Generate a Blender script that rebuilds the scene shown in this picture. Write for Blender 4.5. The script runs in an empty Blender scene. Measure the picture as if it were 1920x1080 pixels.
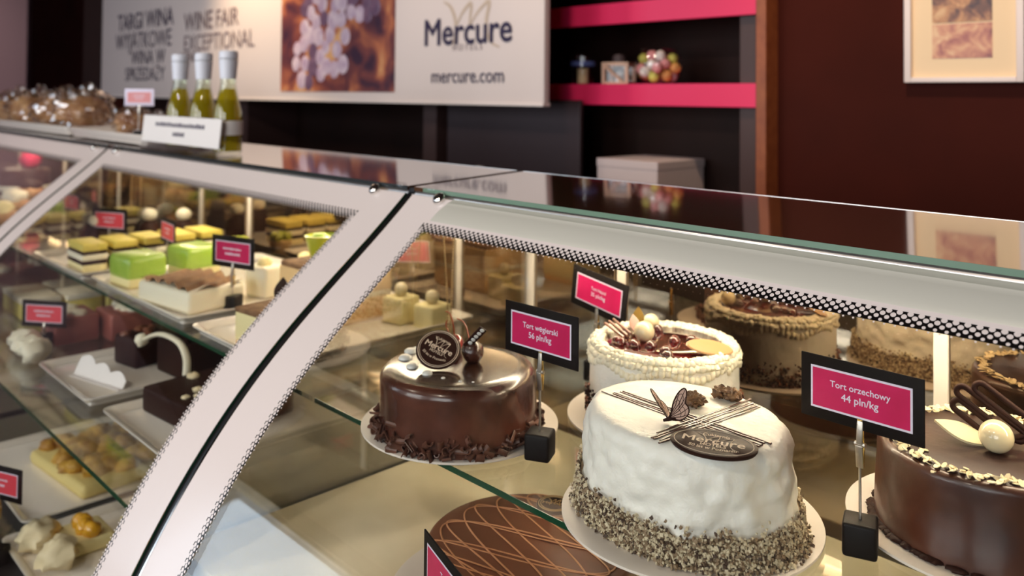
import bpy, math, random
from mathutils import Vector, Matrix, noise
random.seed(7)
PI = math.pi
sc = bpy.context.scene
COL = sc.collection

# ------------------------------------------------------------------ camera
F_PX, YAW, PITCH, ROLL, CY, ZC = 1571.86, .7981, -.0231, .0082, 140.55, 1.42
d0 = Vector((-math.sin(YAW), math.cos(YAW), 0)); r0 = Vector((math.cos(YAW), math.sin(YAW), 0)); u0 = Vector((0, 0, 1))
Dv = math.cos(PITCH)*d0 - math.sin(PITCH)*u0
u1 = math.cos(PITCH)*u0 + math.sin(PITCH)*d0
Rv = math.cos(ROLL)*r0 + math.sin(ROLL)*u1
Uv = -math.sin(ROLL)*r0 + math.cos(ROLL)*u1
cam_data = bpy.data.cameras.new('camera')
cam = bpy.data.objects.new('camera', cam_data); COL.objects.link(cam)
M = Matrix((Rv, Uv, -Dv)).transposed().to_4x4(); M.translation = Vector((0, 0, ZC))
cam.matrix_world = M
cam_data.sensor_fit = 'HORIZONTAL'; cam_data.sensor_width = 36.0
cam_data.lens = F_PX/1920*36.0
cam_data.shift_y = -(540-CY)/1920
cam_data.clip_start = .02; cam_data.clip_end = 60
cam_data.dof.use_dof = True
cam_data.dof.focus_distance = 1.08
cam_data.dof.aperture_fstop = 3.6
sc.camera = cam

# ------------------------------------------------------------------ world, light, exposure
sc.view_settings.view_transform = 'Standard'
sc.view_settings.look = 'None'
sc.view_settings.gamma = 1.0
sc.view_settings.use_curve_mapping = False
sc.view_settings.exposure = 0.0
sc.cycles.transparent_max_bounces = 24
sc.cycles.max_bounces = 10
sc.cycles.glossy_bounces = 6
sc.cycles.sample_clamp_indirect = 6.0
sc.cycles.caustics_reflective = False
sc.cycles.caustics_refractive = False
world = bpy.data.worlds.new('daylight'); sc.world = world; world.use_nodes = True
world.node_tree.nodes['Background'].inputs[0].default_value = (.72, .82, 1, 1)
world.node_tree.nodes['Background'].inputs[1].default_value = 1.0

def light(kind, name, loc, target, energy, color, size=.1, size_y=None, spot=None, blend=.5):
    l = bpy.data.lights.new(name, kind); l.energy = energy; l.color = color
    if kind == 'AREA':
        l.shape = 'RECTANGLE' if size_y else 'SQUARE'; l.size = size
        if size_y: l.size_y = size_y
    else: l.shadow_soft_size = size
    if spot: l.spot_size = math.radians(spot); l.spot_blend = blend
    o = bpy.data.objects.new(name, l); COL.objects.link(o); o.location = loc
    o.rotation_euler = (Vector(target)-Vector(loc)).to_track_quat('-Z', 'Y').to_euler()
    return o
# daylight through the three shop windows behind the camera
for wx, we, wc in ((-5.6, 40, (.70, .82, 1)), (-2.2, 74, (.98, .95, 1)), (.8, 74, (.98, .95, 1))):
    light('AREA', 'window_daylight', (wx, -2.95, 1.75), (wx, 0, 1.45), we, wc, 2.1, 1.7)
# warm ceiling spots over the banner, the shelves and the brown wall; then added unseen fill lamps aimed at the counter
light('SPOT', 'warm_spot', (-6.2, .3, 2.75), (-8.0, 1.2, 1.7), 110, (1, .84, .80), .05, spot=60, blend=.9)  # extra lamp, added only to brighten the mauve wall end
light('SPOT', 'warm_spot', (-4.1, 1.5, 2.75), (-4.1, 2.12, 1.75), 100, (1, .74, .46), .05, spot=70, blend=.9)
light('SPOT', 'warm_spot', (-2.5, 1.3, 2.75), (-2.4, 2.12, 1.55), 26, (1, .80, .62), .05, spot=70, blend=.9)
light('SPOT', 'warm_spot', (-.75, 1.5, 2.75), (-.80, 2.45, 1.35), 62, (1, .68, .44), .05, spot=75, blend=.9)
light('SPOT', 'warm_spot', (-1.7, 1.5, 2.75), (-1.75, 2.45, 1.5), 20, (1, .78, .58), .05, spot=60, blend=.9)
for lx, ly in ((-.5, -1.0), (-2.2, -1.0), (-4.0, -.6)):
    light('SPOT', 'fill_spot', (lx, ly, 2.85), (lx-.3, .9, .9), 55, (1, .86, .74), .06, spot=110, blend=1)

# ------------------------------------------------------------------ materials
def lin(c):
    c = c/255
    return c/12.92 if c <= .04045 else ((c+.055)/1.055)**2.4
def rgb(r, g, b): return (lin(r), lin(g), lin(b), 1)
MATS = {}
def mat(name, col, rough=.5, metal=0, spec=.5, var=0, vscale=20, col2=None, bump=0, bscale=60, coat=0, sss=0, emit=None, estr=0, detail=4):
    m = bpy.data.materials.new(name); m.use_nodes = True; MATS[name] = m
    nt = m.node_tree; b = nt.nodes['Principled BSDF']
    b.inputs['Base Color'].default_value = col
    b.inputs['Roughness'].default_value = rough; b.inputs['Metallic'].default_value = metal
    b.inputs['Specular IOR Level'].default_value = spec
    b.inputs['Coat Weight'].default_value = coat; b.inputs['Coat Roughness'].default_value = .08
    if sss:
        b.inputs['Subsurface Weight'].default_value = sss; b.inputs['Subsurface Radius'].default_value = (.012, .009, .006)
        b.inputs['Subsurface Scale'].default_value = .5
    if emit: b.inputs['Emission Color'].default_value = emit; b.inputs['Emission Strength'].default_value = estr
    if col2 or bump:
        tc = nt.nodes.new('ShaderNodeTexCoord')
    if col2:
        n = nt.nodes.new('ShaderNodeTexNoise'); n.inputs['Scale'].default_value = vscale; n.inputs['Detail'].default_value = detail
        nt.links.new(tc.outputs['Object'], n.inputs['Vector'])
        r = nt.nodes.new('ShaderNodeValToRGB'); r.color_ramp.elements[0].position = .35; r.color_ramp.elements[1].position = .68
        r.color_ramp.elements[0].color = col; r.color_ramp.elements[1].color = col2
        nt.links.new(n.outputs['Fac'], r.inputs['Fac']); nt.links.new(r.outputs['Color'], b.inputs['Base Color'])
    if bump:
        n2 = nt.nodes.new('ShaderNodeTexNoise'); n2.inputs['Scale'].default_value = bscale; n2.inputs['Detail'].default_value = 5
        nt.links.new(tc.outputs['Object'], n2.inputs['Vector'])
        bp = nt.nodes.new('ShaderNodeBump'); bp.inputs['Strength'].default_value = bump; bp.inputs['Distance'].default_value = .004
        nt.links.new(n2.outputs['Fac'], bp.inputs['Height']); nt.links.new(bp.outputs['Normal'], b.inputs['Normal'])
    return m
def glassy(name, tint, refl=(1, 1, 1, 1), ior=1.5, extra=0.0, rough=0.0):
    """thin architectural glass: straight-through transmission plus Fresnel reflection"""
    m = bpy.data.materials.new(name); m.use_nodes = True; MATS[name] = m
    nt = m.node_tree; nt.nodes.clear()
    out = nt.nodes.new('ShaderNodeOutputMaterial'); mx = nt.nodes.new('ShaderNodeMixShader')
    t = nt.nodes.new('ShaderNodeBsdfTransparent'); t.inputs[0].default_value = tint
    g = nt.nodes.new('ShaderNodeBsdfGlossy'); g.inputs[0].default_value = refl; g.inputs['Roughness'].default_value = rough
    f = nt.nodes.new('ShaderNodeFresnel'); f.inputs[0].default_value = ior
    ge = nt.nodes.new('ShaderNodeNewGeometry'); mr = nt.nodes.new('ShaderNodeMapRange')   # same reflectance from either side of the sheet
    mr.inputs['To Min'].default_value = ior; mr.inputs['To Max'].default_value = 1/ior
    nt.links.new(ge.outputs['Backfacing'], mr.inputs['Value']); nt.links.new(mr.outputs[0], f.inputs[0])
    a = nt.nodes.new('ShaderNodeMath'); a.operation = 'ADD'; a.inputs[1].default_value = extra; a.use_clamp = True
    nt.links.new(f.outputs[0], a.inputs[0]); nt.links.new(a.outputs[0], mx.inputs[0])
    nt.links.new(t.outputs[0], mx.inputs[1]); nt.links.new(g.outputs[0], mx.inputs[2]); nt.links.new(mx.outputs[0], out.inputs[0])
    return m
def mirrorish(name, dark, refl, fac, rough=.02):
    m = bpy.data.materials.new(name); m.use_nodes = True; MATS[name] = m
    nt = m.node_tree; nt.nodes.clear()
    out = nt.nodes.new('ShaderNodeOutputMaterial'); mx = nt.nodes.new('ShaderNodeMixShader'); mx.inputs[0].default_value = fac
    t = nt.nodes.new('ShaderNodeBsdfDiffuse'); t.inputs[0].default_value = dark
    g = nt.nodes.new('ShaderNodeBsdfGlossy'); g.inputs[0].default_value = refl; g.inputs['Roughness'].default_value = rough
    nt.links.new(t.outputs[0], mx.inputs[1]); nt.links.new(g.outputs[0], mx.inputs[2]); nt.links.new(mx.outputs[0], out.inputs[0])
    return m

glassy('front_glass', (.985, .995, .98, 1), ior=1.5)
glassy('shelf_glass', (.975, .985, .97, 1), ior=1.5)
glassy('side_glass', (.95, .95, .93, 1), ior=1.6, extra=.22)
glassy('jar_glass', (.95, .96, .97, 1), ior=1.45)
glassy('cellophane', (.97, .95, .93, 1), ior=1.5, extra=.12, rough=.06)
oil = glassy('oil', (.86, .76, .22, 1), ior=1.2)
_o = oil.node_tree; _d = _o.nodes.new('ShaderNodeBsdfTranslucent'); _d.inputs[0].default_value = rgb(240, 214, 50)
_e = _o.nodes.new('ShaderNodeBsdfDiffuse'); _e.inputs[0].default_value = rgb(226, 200, 44)
_a = _o.nodes.new('ShaderNodeMixShader'); _a.inputs[0].default_value = .5; _o.links.new(_d.outputs[0], _a.inputs[1]); _o.links.new(_e.outputs[0], _a.inputs[2])
_b = _o.nodes.new('ShaderNodeMixShader'); _b.inputs[0].default_value = .5
_p = [n for n in _o.nodes if n.type == 'OUTPUT_MATERIAL'][0]; _l = _p.inputs[0].links[0].from_socket
_o.links.new(_l, _b.inputs[1]); _o.links.new(_a.outputs[0], _b.inputs[2]); _o.links.new(_b.outputs[0], _p.inputs[0])
glassy('bottle_glass', (.93, .96, .90, 1), ior=1.5)
glassy('acrylic', (.97, .97, .97, 1), ior=1.49)
mat('glass_edge_dark', rgb(40, 44, 44), .2, spec=.6)
mat('top_edge', rgb(112, 140, 120), .2, spec=.8)
mat('glass_edge', rgb(22, 66, 44), .15, spec=.8)
mat('print_white', rgb(238, 226, 220), .28, coat=.4)
mat('print_black', rgb(14, 10, 10), .3)
mat('gasket_black', rgb(12, 10, 12), .4)
mat('alu', rgb(215, 210, 205), .28, metal=.9)
mat('satin_alu', rgb(222, 220, 206), .3, metal=.25)
mat('chrome', rgb(230, 226, 220), .08, metal=1)
mat('steel', rgb(190, 182, 172), .32, metal=1, bump=.05, bscale=200)
mat('white_post', rgb(226, 214, 200), .4)
mat('case_grey', rgb(150, 140, 138), .45)
mirrorish('rear_mirror', rgb(38, 28, 22), (.62, .50, .37, 1), .62)
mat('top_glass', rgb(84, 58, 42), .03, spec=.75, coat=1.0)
mat('deck_cream', rgb(236, 222, 190), .3, col2=rgb(216, 200, 164), vscale=6)
mat('deck_grey', rgb(36, 32, 32), .3, metal=.2)
mat('led', (1, .9, .7, 1), .5, emit=(1, .85, .63, 1), estr=58)
mat('wall_brown', rgb(64, 22, 14), .8, spec=.12, col2=rgb(56, 19, 12), vscale=3, bump=.05, bscale=400)
mat('wall_mauve', rgb(152, 122, 126), .7)
mat('wall_plain', rgb(92, 70, 62), .8)
mat('ceiling_paint', rgb(56, 42, 38), .85)
mat('floor_tile', rgb(78, 58, 48), .35, col2=rgb(70, 50, 42), vscale=4)
mat('unit_dark', rgb(32, 17, 13), .6, spec=.2, col2=rgb(38, 20, 15), vscale=5)
mat('unit_purple', rgb(52, 38, 42), .5)
mat('unit_stile', rgb(66, 46, 44), .5)
mat('wood_orange', rgb(150, 84, 48), .5, col2=rgb(132, 70, 40), vscale=30)
mat('pink_board', rgb(226, 42, 96), .45)
mat('banner_white', rgb(226, 212, 206), .5)
mat('ink_navy', rgb(44, 32, 66), .5)
mat('ink_grey', rgb(120, 100, 104), .5)
mat('ink_sand', rgb(198, 178, 158), .5)
mat('card_black', rgb(14, 7, 6), .6, spec=.15)
mat('card_pink', rgb(204, 24, 92), .35, col2=rgb(190, 14, 80), vscale=30)
mat('card_red', rgb(226, 70, 84), .4)
mat('card_white', rgb(228, 220, 238), .4)
mat('cube_black', rgb(12, 7, 7), .5, spec=.2)
mat('chain_metal', rgb(150, 128, 92), .3, metal=.8)
mat('brass', rgb(205, 170, 95), .25, metal=1)
mat('plate_white', rgb(232, 222, 212), .45)
mat('porcelain', rgb(238, 230, 220), .2, coat=.5)
mat('choc_glaze', rgb(48, 22, 14), .26, coat=.4, col2=rgb(96, 54, 40), vscale=13, detail=4)
mat('choc_top', rgb(44, 24, 14), .2, spec=.7, coat=.25)
mat('choc_curl', rgb(74, 44, 33), .4, col2=rgb(110, 70, 54), vscale=60)
mat('choc_dark', rgb(42, 19, 13), .5, spec=.15)
mat('choc_matt', rgb(36, 19, 16), .42, spec=.3, col2=rgb(52, 29, 26), vscale=14, bump=.25, bscale=40)
mat('choc_milk', rgb(126, 76, 54), .3, coat=.25)
mat('choc_amber', rgb(80, 40, 22), .36, coat=.2, col2=rgb(44, 21, 19), vscale=9, bump=.5, bscale=22)
mat('plaque_line', rgb(228, 206, 184), .5)
mat('plaque_tan', rgb(196, 158, 112), .4)
mat('drizzle', rgb(66, 28, 16), .3, coat=.3)
mat('net_line', rgb(214, 152, 110), .4)
mat('cream_white', rgb(244, 241, 232), .38, sss=.08, bump=.7, bscale=55)
mat('cream_top', rgb(246, 241, 222), .3, sss=.15, coat=.2)
mat('cream_ivory', rgb(244, 236, 212), .45, sss=.1, bump=.2, bscale=80)
mat('nut_light', rgb(208, 194, 164), .7)
mat('nut_mid', rgb(140, 118, 92), .7)
mat('nut_dark', rgb(72, 54, 42), .7)
mat('walnut', rgb(84, 56, 36), .55, col2=rgb(140, 104, 68), vscale=120, bump=.4, bscale=150)
mat('almond', rgb(240, 222, 182), .5)
mat('pearl', rgb(232, 216, 176), .18, coat=.8)
mat('white_drop', rgb(226, 226, 222), .25, coat=.5)
mat('cherry_red', rgb(120, 18, 14), .1, coat=1)
mat('cherry_stem', rgb(150, 64, 30), .4)
mat('jam_red', rgb(84, 14, 14), .08, coat=1, col2=rgb(40, 10, 8), vscale=40)
mat('wafer', rgb(186, 146, 100), .4, coat=.3)
mat('wing', rgb(206, 172, 156), .45)
mat('cake_yellow', rgb(222, 202, 96), .5, bump=.2, bscale=80)
mat('cake_green', rgb(150, 186, 62), .35, coat=.3, col2=rgb(172, 200, 84), vscale=25)
mat('kiwi', rgb(170, 178, 44), .3, coat=.4)
mat('sponge', rgb(226, 190, 136), .7, bump=.4, bscale=160)
mat('custard', rgb(240, 226, 170), .45)
mat('cocoa', rgb(112, 78, 52), .8, col2=rgb(146, 110, 76), vscale=40, bump=.4, bscale=90)
mat('pale_dough', rgb(222, 200, 130), .6)
mat('quiche_top', rgb(206, 160, 62), .5, col2=rgb(150, 96, 30), vscale=28, bump=.5, bscale=60)
mat('lemon', rgb(226, 204, 84), .5, col2=rgb(236, 222, 130), vscale=25)
mat('rose', rgb(170, 104, 92), .5, col2=rgb(146, 80, 72), vscale=20)
mat('apricot', rgb(228, 168, 40), .25, coat=.5)
mat('bread', rgb(150, 98, 60), .6, col2=rgb(216, 172, 122), vscale=16, bump=.3, bscale=50)
mat('bottle_cap', rgb(226, 230, 240), .3)
mat('label_paper', rgb(240, 236, 232), .55)
mat('cap_dark', rgb(40, 36, 46), .35)
mat('paper_white', rgb(240, 234, 232), .6)
mat('candle', rgb(226, 208, 160), .5, sss=.2)
mat('lantern_wood', rgb(212, 176, 150), .5)
mat('blue_glass', rgb(80, 96, 150), .1, coat=.5)
mat('marsh_pink', rgb(226, 150, 150), .6); mat('marsh_yellow', rgb(206, 200, 96), .6); mat('marsh_white', rgb(236, 222, 214), .6); mat('marsh_orange', rgb(226, 160, 90), .6)
mat('frame_white', rgb(232, 220, 214), .35)
mat('mat_board', rgb(238, 214, 176), .7)
mat('box_card', rgb(214, 200, 200), .6)
mat('grey_card', rgb(70, 56, 58), .6)
mat('window_paint', rgb(230, 228, 226), .4)

def photo_mat(name, stops, scale, distort=1.0, detail=5):
    m = bpy.data.materials.new(name); m.use_nodes = True; MATS[name] = m
    nt = m.node_tree; b = nt.nodes['Principled BSDF']; b.inputs['Roughness'].default_value = .4
    tc = nt.nodes.new('ShaderNodeTexCoord'); n = nt.nodes.new('ShaderNodeTexNoise')
    n.inputs['Scale'].default_value = scale; n.inputs['Detail'].default_value = detail; n.inputs['Distortion'].default_value = distort
    r = nt.nodes.new('ShaderNodeValToRGB'); e = r.color_ramp.elements
    while len(e) < len(stops): e.new(.5)
    for i, (p, c) in enumerate(stops): e[i].position = p; e[i].color = c
    nt.links.new(tc.outputs['Object'], n.inputs['Vector']); nt.links.new(n.outputs['Fac'], r.inputs['Fac']); nt.links.new(r.outputs['Color'], b.inputs['Base Color'])
    return m, nt, tc, r, b
photo_mat('photo_leaves', [(.33, rgb(56, 30, 52)), (.46, rgb(118, 60, 58)), (.58, rgb(178, 104, 72)), (.70, rgb(224, 172, 116))], 5.5, .8)
photo_mat('photo_food_a', [(.36, rgb(52, 30, 40)), (.47, rgb(128, 86, 66)), (.57, rgb(186, 136, 92)), (.68, rgb(214, 176, 130))], 22, .7)
photo_mat('photo_food_b', [(.30, rgb(64, 34, 44)), (.42, rgb(166, 100, 90)), (.56, rgb(206, 150, 118)), (.68, rgb(224, 188, 146))], 24, .6)
mat('grape_skin', rgb(216, 196, 206), .4, col2=rgb(178, 150, 176), vscale=20)
mat('grape_dark', rgb(96, 70, 96), .4, col2=rgb(130, 98, 120), vscale=20)

# ------------------------------------------------------------------ mesh helpers
class MB:
    def __init__(s): s.v = []; s.f = []; s.m = []
    def add(s, V, Fc, mi=0, T=None):
        k = len(s.v)
        for p in V:
            p = Vector(p); s.v.append(T @ p if T is not None else p)
        for f in Fc: s.f.append([i+k for i in f]); s.m.append(mi)
        return s
    def box(s, x0, x1, y0, y1, z0, z1, mi=0, T=None, b=0):
        if b:
            return s.rbox(x0, x1, y0, y1, z0, z1, b, mi, T)
        V = [(x, y, z) for z in (z0, z1) for y in (y0, y1) for x in (x0, x1)]
        return s.add(V, [(0, 2, 3, 1), (4, 5, 7, 6), (0, 1, 5, 4), (2, 6, 7, 3), (0, 4, 6, 2), (1, 3, 7, 5)], mi, T)
    def rbox(s, x0, x1, y0, y1, z0, z1, b, mi=0, T=None):
        # box with rounded vertical corners and chamfered top and bottom
        b = min(b, (x1-x0)/2.01, (y1-y0)/2.01, (z1-z0)/2.01)
        out = []
        for cx, cy, a0 in ((x1-b, y1-b, 0), (x0+b, y1-b, 90), (x0+b, y0+b, 180), (x1-b, y0+b, 270)):
            for k in range(4):
                a = math.radians(a0+k*30); out.append((cx, cy, math.cos(a), math.sin(a)))
        n = len(out); V = []; Fc = []
        lev = [(z0, .35), (z0+b*.3, .8), (z0+b, 1), (z1-b, 1), (z1-b*.3, .8), (z1, .35)]
        for z, q in lev:
            for cx, cy, c, sn in out: V.append((cx+c*b*q, cy+sn*b*q, z))
        for l in range(len(lev)-1):
            for i in range(n):
                j = (i+1) % n; Fc.append((l*n+i, l*n+j, (l+1)*n+j, (l+1)*n+i))
        Fc.append(tuple(range(n-1, -1, -1))); Fc.append(tuple(range((len(lev)-1)*n, len(lev)*n)))
        return s.add(V, Fc, mi, T)
    def lathe(s, prof, n=32, c=(0, 0, 0), mi=0, T=None, sx=1, sy=1):
        V = []; Fc = []; rows = []
        for r, z in prof:
            if r < 1e-6: rows.append([len(V)]); V.append((c[0], c[1], c[2]+z))
            else:
                rows.append(list(range(len(V), len(V)+n)))
                for i in range(n):
                    a = 2*PI*i/n; V.append((c[0]+r*sx*math.cos(a), c[1]+r*sy*math.sin(a), c[2]+z))
        for A, B in zip(rows, rows[1:]):
            for i in range(n):
                j = (i+1) % n
                if len(A) == 1 and len(B) == 1: continue
                if len(A) == 1: Fc.append((A[0], B[j], B[i]))
                elif len(B) == 1: Fc.append((A[i], A[j], B[0]))
                else: Fc.append((A[i], A[j], B[j], B[i]))
        return s.add(V, Fc, mi, T)
    def cyl(s, r, z0, z1, n=24, c=(0, 0), mi=0, T=None, b=0):
        if b: return s.lathe([(0, z0), (r-b, z0), (r, z0+b), (r, z1-b), (r-b, z1), (0, z1)], n, (c[0], c[1], 0), mi, T)
        return s.lathe([(0, z0), (r, z0), (r, z1), (0, z1)], n, (c[0], c[1], 0), mi, T)
    def ball(s, c, r, n=16, mi=0, T=None, sx=1, sy=1, sz=1):
        P = [(r*math.sin(PI*k/(n//2)), -r*sz*math.cos(PI*k/(n//2))) for k in range(n//2+1)]
        P[0] = (0, -r*sz); P[-1] = (0, r*sz)
        return s.lathe(P, n, c, mi, T, sx, sy)
    def lump(s, c, r, amp=.3, freq=1.0, n=16, mi=0, T=None, sx=1, sy=1, sz=1, seed=0):
        k0 = len(s.v); s.ball((0, 0, 0), 1, n, mi)
        for i in range(k0, len(s.v)):
            p = s.v[i]; q = 1+amp*noise.noise(p*freq*1.7+Vector((seed*3.1, seed*1.7, seed)))
            p = Vector((p.x*sx*r*q, p.y*sy*r*q, p.z*sz*r*q))+Vector(c)
            s.v[i] = T @ p if T is not None else p
        return s
    def tube(s, pts, r, n=8, mi=0, closed=False, T=None, flat=1.0, taper=None):
        pts = [Vector(p) for p in pts]; N = len(pts); V = []; Fc = []; ref = None
        for i, p in enumerate(pts):
            a = pts[(i-1) % N] if (closed or i > 0) else p; b = pts[(i+1) % N] if (closed or i < N-1) else p
            t = (b-a).normalized() if (b-a).length > 1e-9 else Vector((0, 0, 1))
            if ref is None: ref = Vector((0, 0, 1)) if abs(t.z) < .9 else Vector((1, 0, 0))
            nrm = ref - t*ref.dot(t)
            if nrm.length < 1e-6: nrm = t.orthogonal()
            nrm.normalize(); ref = nrm; bi = t.cross(nrm)
            rr = r*(taper(i/(N-1)) if taper else 1)
            for k in range(n):
                an = 2*PI*k/n; V.append(p + nrm*math.cos(an)*rr*flat + bi*math.sin(an)*rr)
        for i in range(N if closed else N-1):
            j = (i+1) % N
            for k in range(n): l = (k+1) % n; Fc.append((i*n+k, i*n+l, j*n+l, j*n+k))
        if not closed: Fc.append(tuple(range(n-1, -1, -1))); Fc.append(tuple(range((N-1)*n, N*n)))
        return s.add(V, Fc, mi, T)
    def prism(s, out, z0, z1, mi=0, T=None):
        n = len(out); V = [(x, y, z0) for x, y in out]+[(x, y, z1) for x, y in out]
        Fc = [tuple(range(n-1, -1, -1)), tuple(range(n, 2*n))]+[(i, (i+1) % n, n+(i+1) % n, n+i) for i in range(n)]
        return s.add(V, Fc, mi, T)
    def build(s, name, mats, parent=None, smooth=35, loc=None, rotz=None, label=None):
        me = bpy.data.meshes.new(name); me.from_pydata([tuple(p) for p in s.v], [], s.f)
        for m in (mats if isinstance(mats, (list, tuple)) else [mats]): me.materials.append(MATS[m])
        if any(s.m): me.polygons.foreach_set('material_index', s.m)
        if smooth:
            me.polygons.foreach_set('use_smooth', [True]*len(me.polygons)); me.set_sharp_from_angle(angle=math.radians(smooth))
        me.update(); o = bpy.data.objects.new(name, me); COL.objects.link(o)
        if parent is not None: o.parent = parent
        if loc: o.location = loc
        if rotz is not None: o.rotation_euler = (0, 0, rotz)
        if label: o['label'] = label
        return o
def tag(o, label, cat, group=None, kind=None):
    o['label'] = label; o['category'] = cat
    if group: o['group'] = group
    if kind: o['kind'] = kind
    return o
CAM_SCALE = 1.06   # upper-shelf goods scaled about the camera by this; their positions already include it
def thing(name, label, cat, loc=(0, 0, 0), rotz=0, group=None, scale=1):
    o = bpy.data.objects.new(name, None); COL.objects.link(o); o.empty_display_size = .02
    o.location = loc; o.rotation_euler = (0, 0, rotz); o.scale = (scale,)*3; return tag(o, label, cat, group)
def struct(name, mb, m, label=None, smooth=0, parent=None):
    o = mb.build(name, m, parent, smooth); o['kind'] = 'structure'
    if label: o['label'] = label
    return o
def dup(root, loc, rotz=None, label=None):
    r = root.copy(); COL.objects.link(r); r.location = loc
    if rotz is not None: r.rotation_euler = (0, 0, rotz)
    if label: r['label'] = label
    for ch in list(root.children):
        c = ch.copy(); COL.objects.link(c); c.parent = r
        for g in list(ch.children):
            d = g.copy(); COL.objects.link(d); d.parent = c
    return r
def frame_T(o, u, v):
    u = Vector(u).normalized(); v = Vector(v).normalized(); n = u.cross(v)
    T = Matrix((u, v, n)).transposed().to_4x4(); T.translation = Vector(o); return T
def rotT(loc, ax=0, ay=0, az=0):
    return Matrix.Translation(Vector(loc)) @ Matrix.Rotation(az, 4, 'Z') @ Matrix.Rotation(ay, 4, 'Y') @ Matrix.Rotation(ax, 4, 'X')
_tc = {}
def text_geo(txt, width=None, size=1.0, bold=0.0, depth=.0006):
    key = (txt, bold)
    if key not in _tc:
        cu = bpy.data.curves.new('letters', 'FONT'); cu.body = txt; cu.size = 1; cu.align_x = 'CENTER'; cu.align_y = 'CENTER'; cu.offset = bold
        cu.resolution_u = 3
        o = bpy.data.objects.new('letters', cu); COL.objects.link(o)
        dg = bpy.context.evaluated_depsgraph_get(); dg.update()
        me = o.evaluated_get(dg).to_mesh(); V = [(v.co.x, v.co.y) for v in me.vertices]; Fc = [tuple(p.vertices) for p in me.polygons]
        o.evaluated_get(dg).to_mesh_clear(); bpy.data.objects.remove(o); bpy.data.curves.remove(cu); _tc[key] = (V, Fc)
    V, Fc = _tc[key]
    xs = [p[0] for p in V]; ys = [p[1] for p in V]; w = max(xs)-min(xs); cx = (max(xs)+min(xs))/2; cy = (max(ys)+min(ys))/2
    k = (width/w) if width else size
    return [((x-cx)*k, (y-cy)*k) for x, y in V], Fc
def add_text(mb, txt, T, width=None, size=1, bold=0, off=(0, 0), z=.0004, mi=0, bend=0, sy=1):
    V, Fc = text_geo(txt, width, size, 0)
    bb = bold*(max(p[1] for p in V)-min(p[1] for p in V))*1.3   # heavier strokes: the outline laid down a few times, slightly offset
    for ox, oy, oz in ([(0, 0, 0)] if bold == 0 else [(-bb, 0, 0), (bb, 0, .00003), (0, bb, .00006), (0, -bb, .00009)]):
        _put_text(mb, [(x+ox, y+oy) for x, y in V], Fc, T, off, z+oz, mi, bend, sy)
def _put_text(mb, V, Fc, T, off, z, mi, bend, sy):
    W = []
    for x, y in V:
        y *= sy
        if bend:
            R = 1/bend; a = x/R; W.append((off[0]+(R+y)*math.sin(a), off[1]+(R+y)*math.cos(a)-R, z))
        else: W.append((off[0]+x, off[1]+y, z))
    mb.add(W, Fc, mi, T)
SWOOSH = [[(-.50, .62), (-.36, .50), (-.26, .22), (-.24, -.10), (-.30, -.42)],
          [(-.26, -.05), (-.12, .30), (.02, .50), (.07, .48), (.05, .20), (.02, -.05)],
          [(.03, -.02), (.18, .28), (.36, .50), (.42, .48), (.37, .15), (.38, -.15), (.46, -.38), (.62, -.50)]]
def smooth_path(P, n=6):
    P = [Vector(p) for p in P]; out = []
    for i in range(len(P)-1):
        p0, p1, p2, p3 = P[max(i-1, 0)], P[i], P[i+1], P[min(i+2, len(P)-1)]
        for k in range(n):
            t = k/n; out.append(.5*((2*p1)+(p2-p0)*t+(2*p0-5*p1+4*p2-p3)*t*t+(3*p1-p0-3*p2+p3)*t**3))
    out.append(P[-1]); return out
def add_swoosh(mb, T, w, h, r, off=(0, 0), z=.0006, mi=0):
    for st in SWOOSH:
        pts = smooth_path([(off[0]+x*w, off[1]+y*h, z) for x, y in st], 6)
        mb.tube(pts, r, 5, mi, T=T, taper=lambda t: .5+1.0*math.sin(PI*min(max(t, .05), .97)))

# ------------------------------------------------------------------ the room
WALL_Y = 2.45  # most visible positions from here on were worked out from image pixels
struct('floor', MB().box(-11, 4, -3.2, 3.2, -.1, 0), 'floor_tile')
struct('ceiling', MB().box(-11, 4, -3.2, 3.2, 2.95, 3.05), 'ceiling_paint')
struct('wall_back', MB().box(-1.31, 4, WALL_Y, 3.0, 0, 2.95).box(-11, -1.31, 2.82, 3.0, 0, 2.95), 'wall_brown', 'dark brown painted back wall')
struct('wall_left', MB().box(-8.25, -8.0, -3.2, 2.02, 0, 2.95).box(-11.1, -11, -3.2, 3.0, 0, 2.95), 'wall_mauve', 'mauve wall end at the far left')
struct('wall_right', MB().box(3.6, 3.8, -3.2, 3.0, 0, 2.95), 'wall_plain')
fw = MB(); wins = [(-5.6), (-2.2), (.8)]
fw.box(-8.25, 3.6, -2.9, -2.7, 0, .75).box(-8.25, 3.6, -2.9, -2.7, 2.7, 2.95)
edges = [-8.25]+[e for w in wins for e in (w-1.15, w+1.15)]+[3.6]
for i in range(0, len(edges), 2): fw.box(edges[i], edges[i+1], -2.9, -2.7, .75, 2.7)
struct('wall_front', fw, 'wall_plain')
for k, w in enumerate(wins):
    f = MB()
    for a in ((w-1.15, w+1.09) if k == 0 else (w-1.15, w-.03, w+1.09)): f.box(a, a+.06, -2.84, -2.76, .75, 2.7)
    f.box(w-1.15, w+1.15, -2.84, -2.76, .75, .81).box(w-1.15, w+1.15, -2.84, -2.76, 2.64, 2.7)
    if k: f.box(w-1.15, w+1.15, -2.83, -2.77, 2.0, 2.05)
    wo = struct('window_%d' % (k+1), f, 'window_paint')
    p = MB().box(w-1.12, w+1.12, -2.803, -2.797, .78, 2.67).build('pane', 'front_glass', wo, 0); p['kind'] = 'structure'

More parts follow.
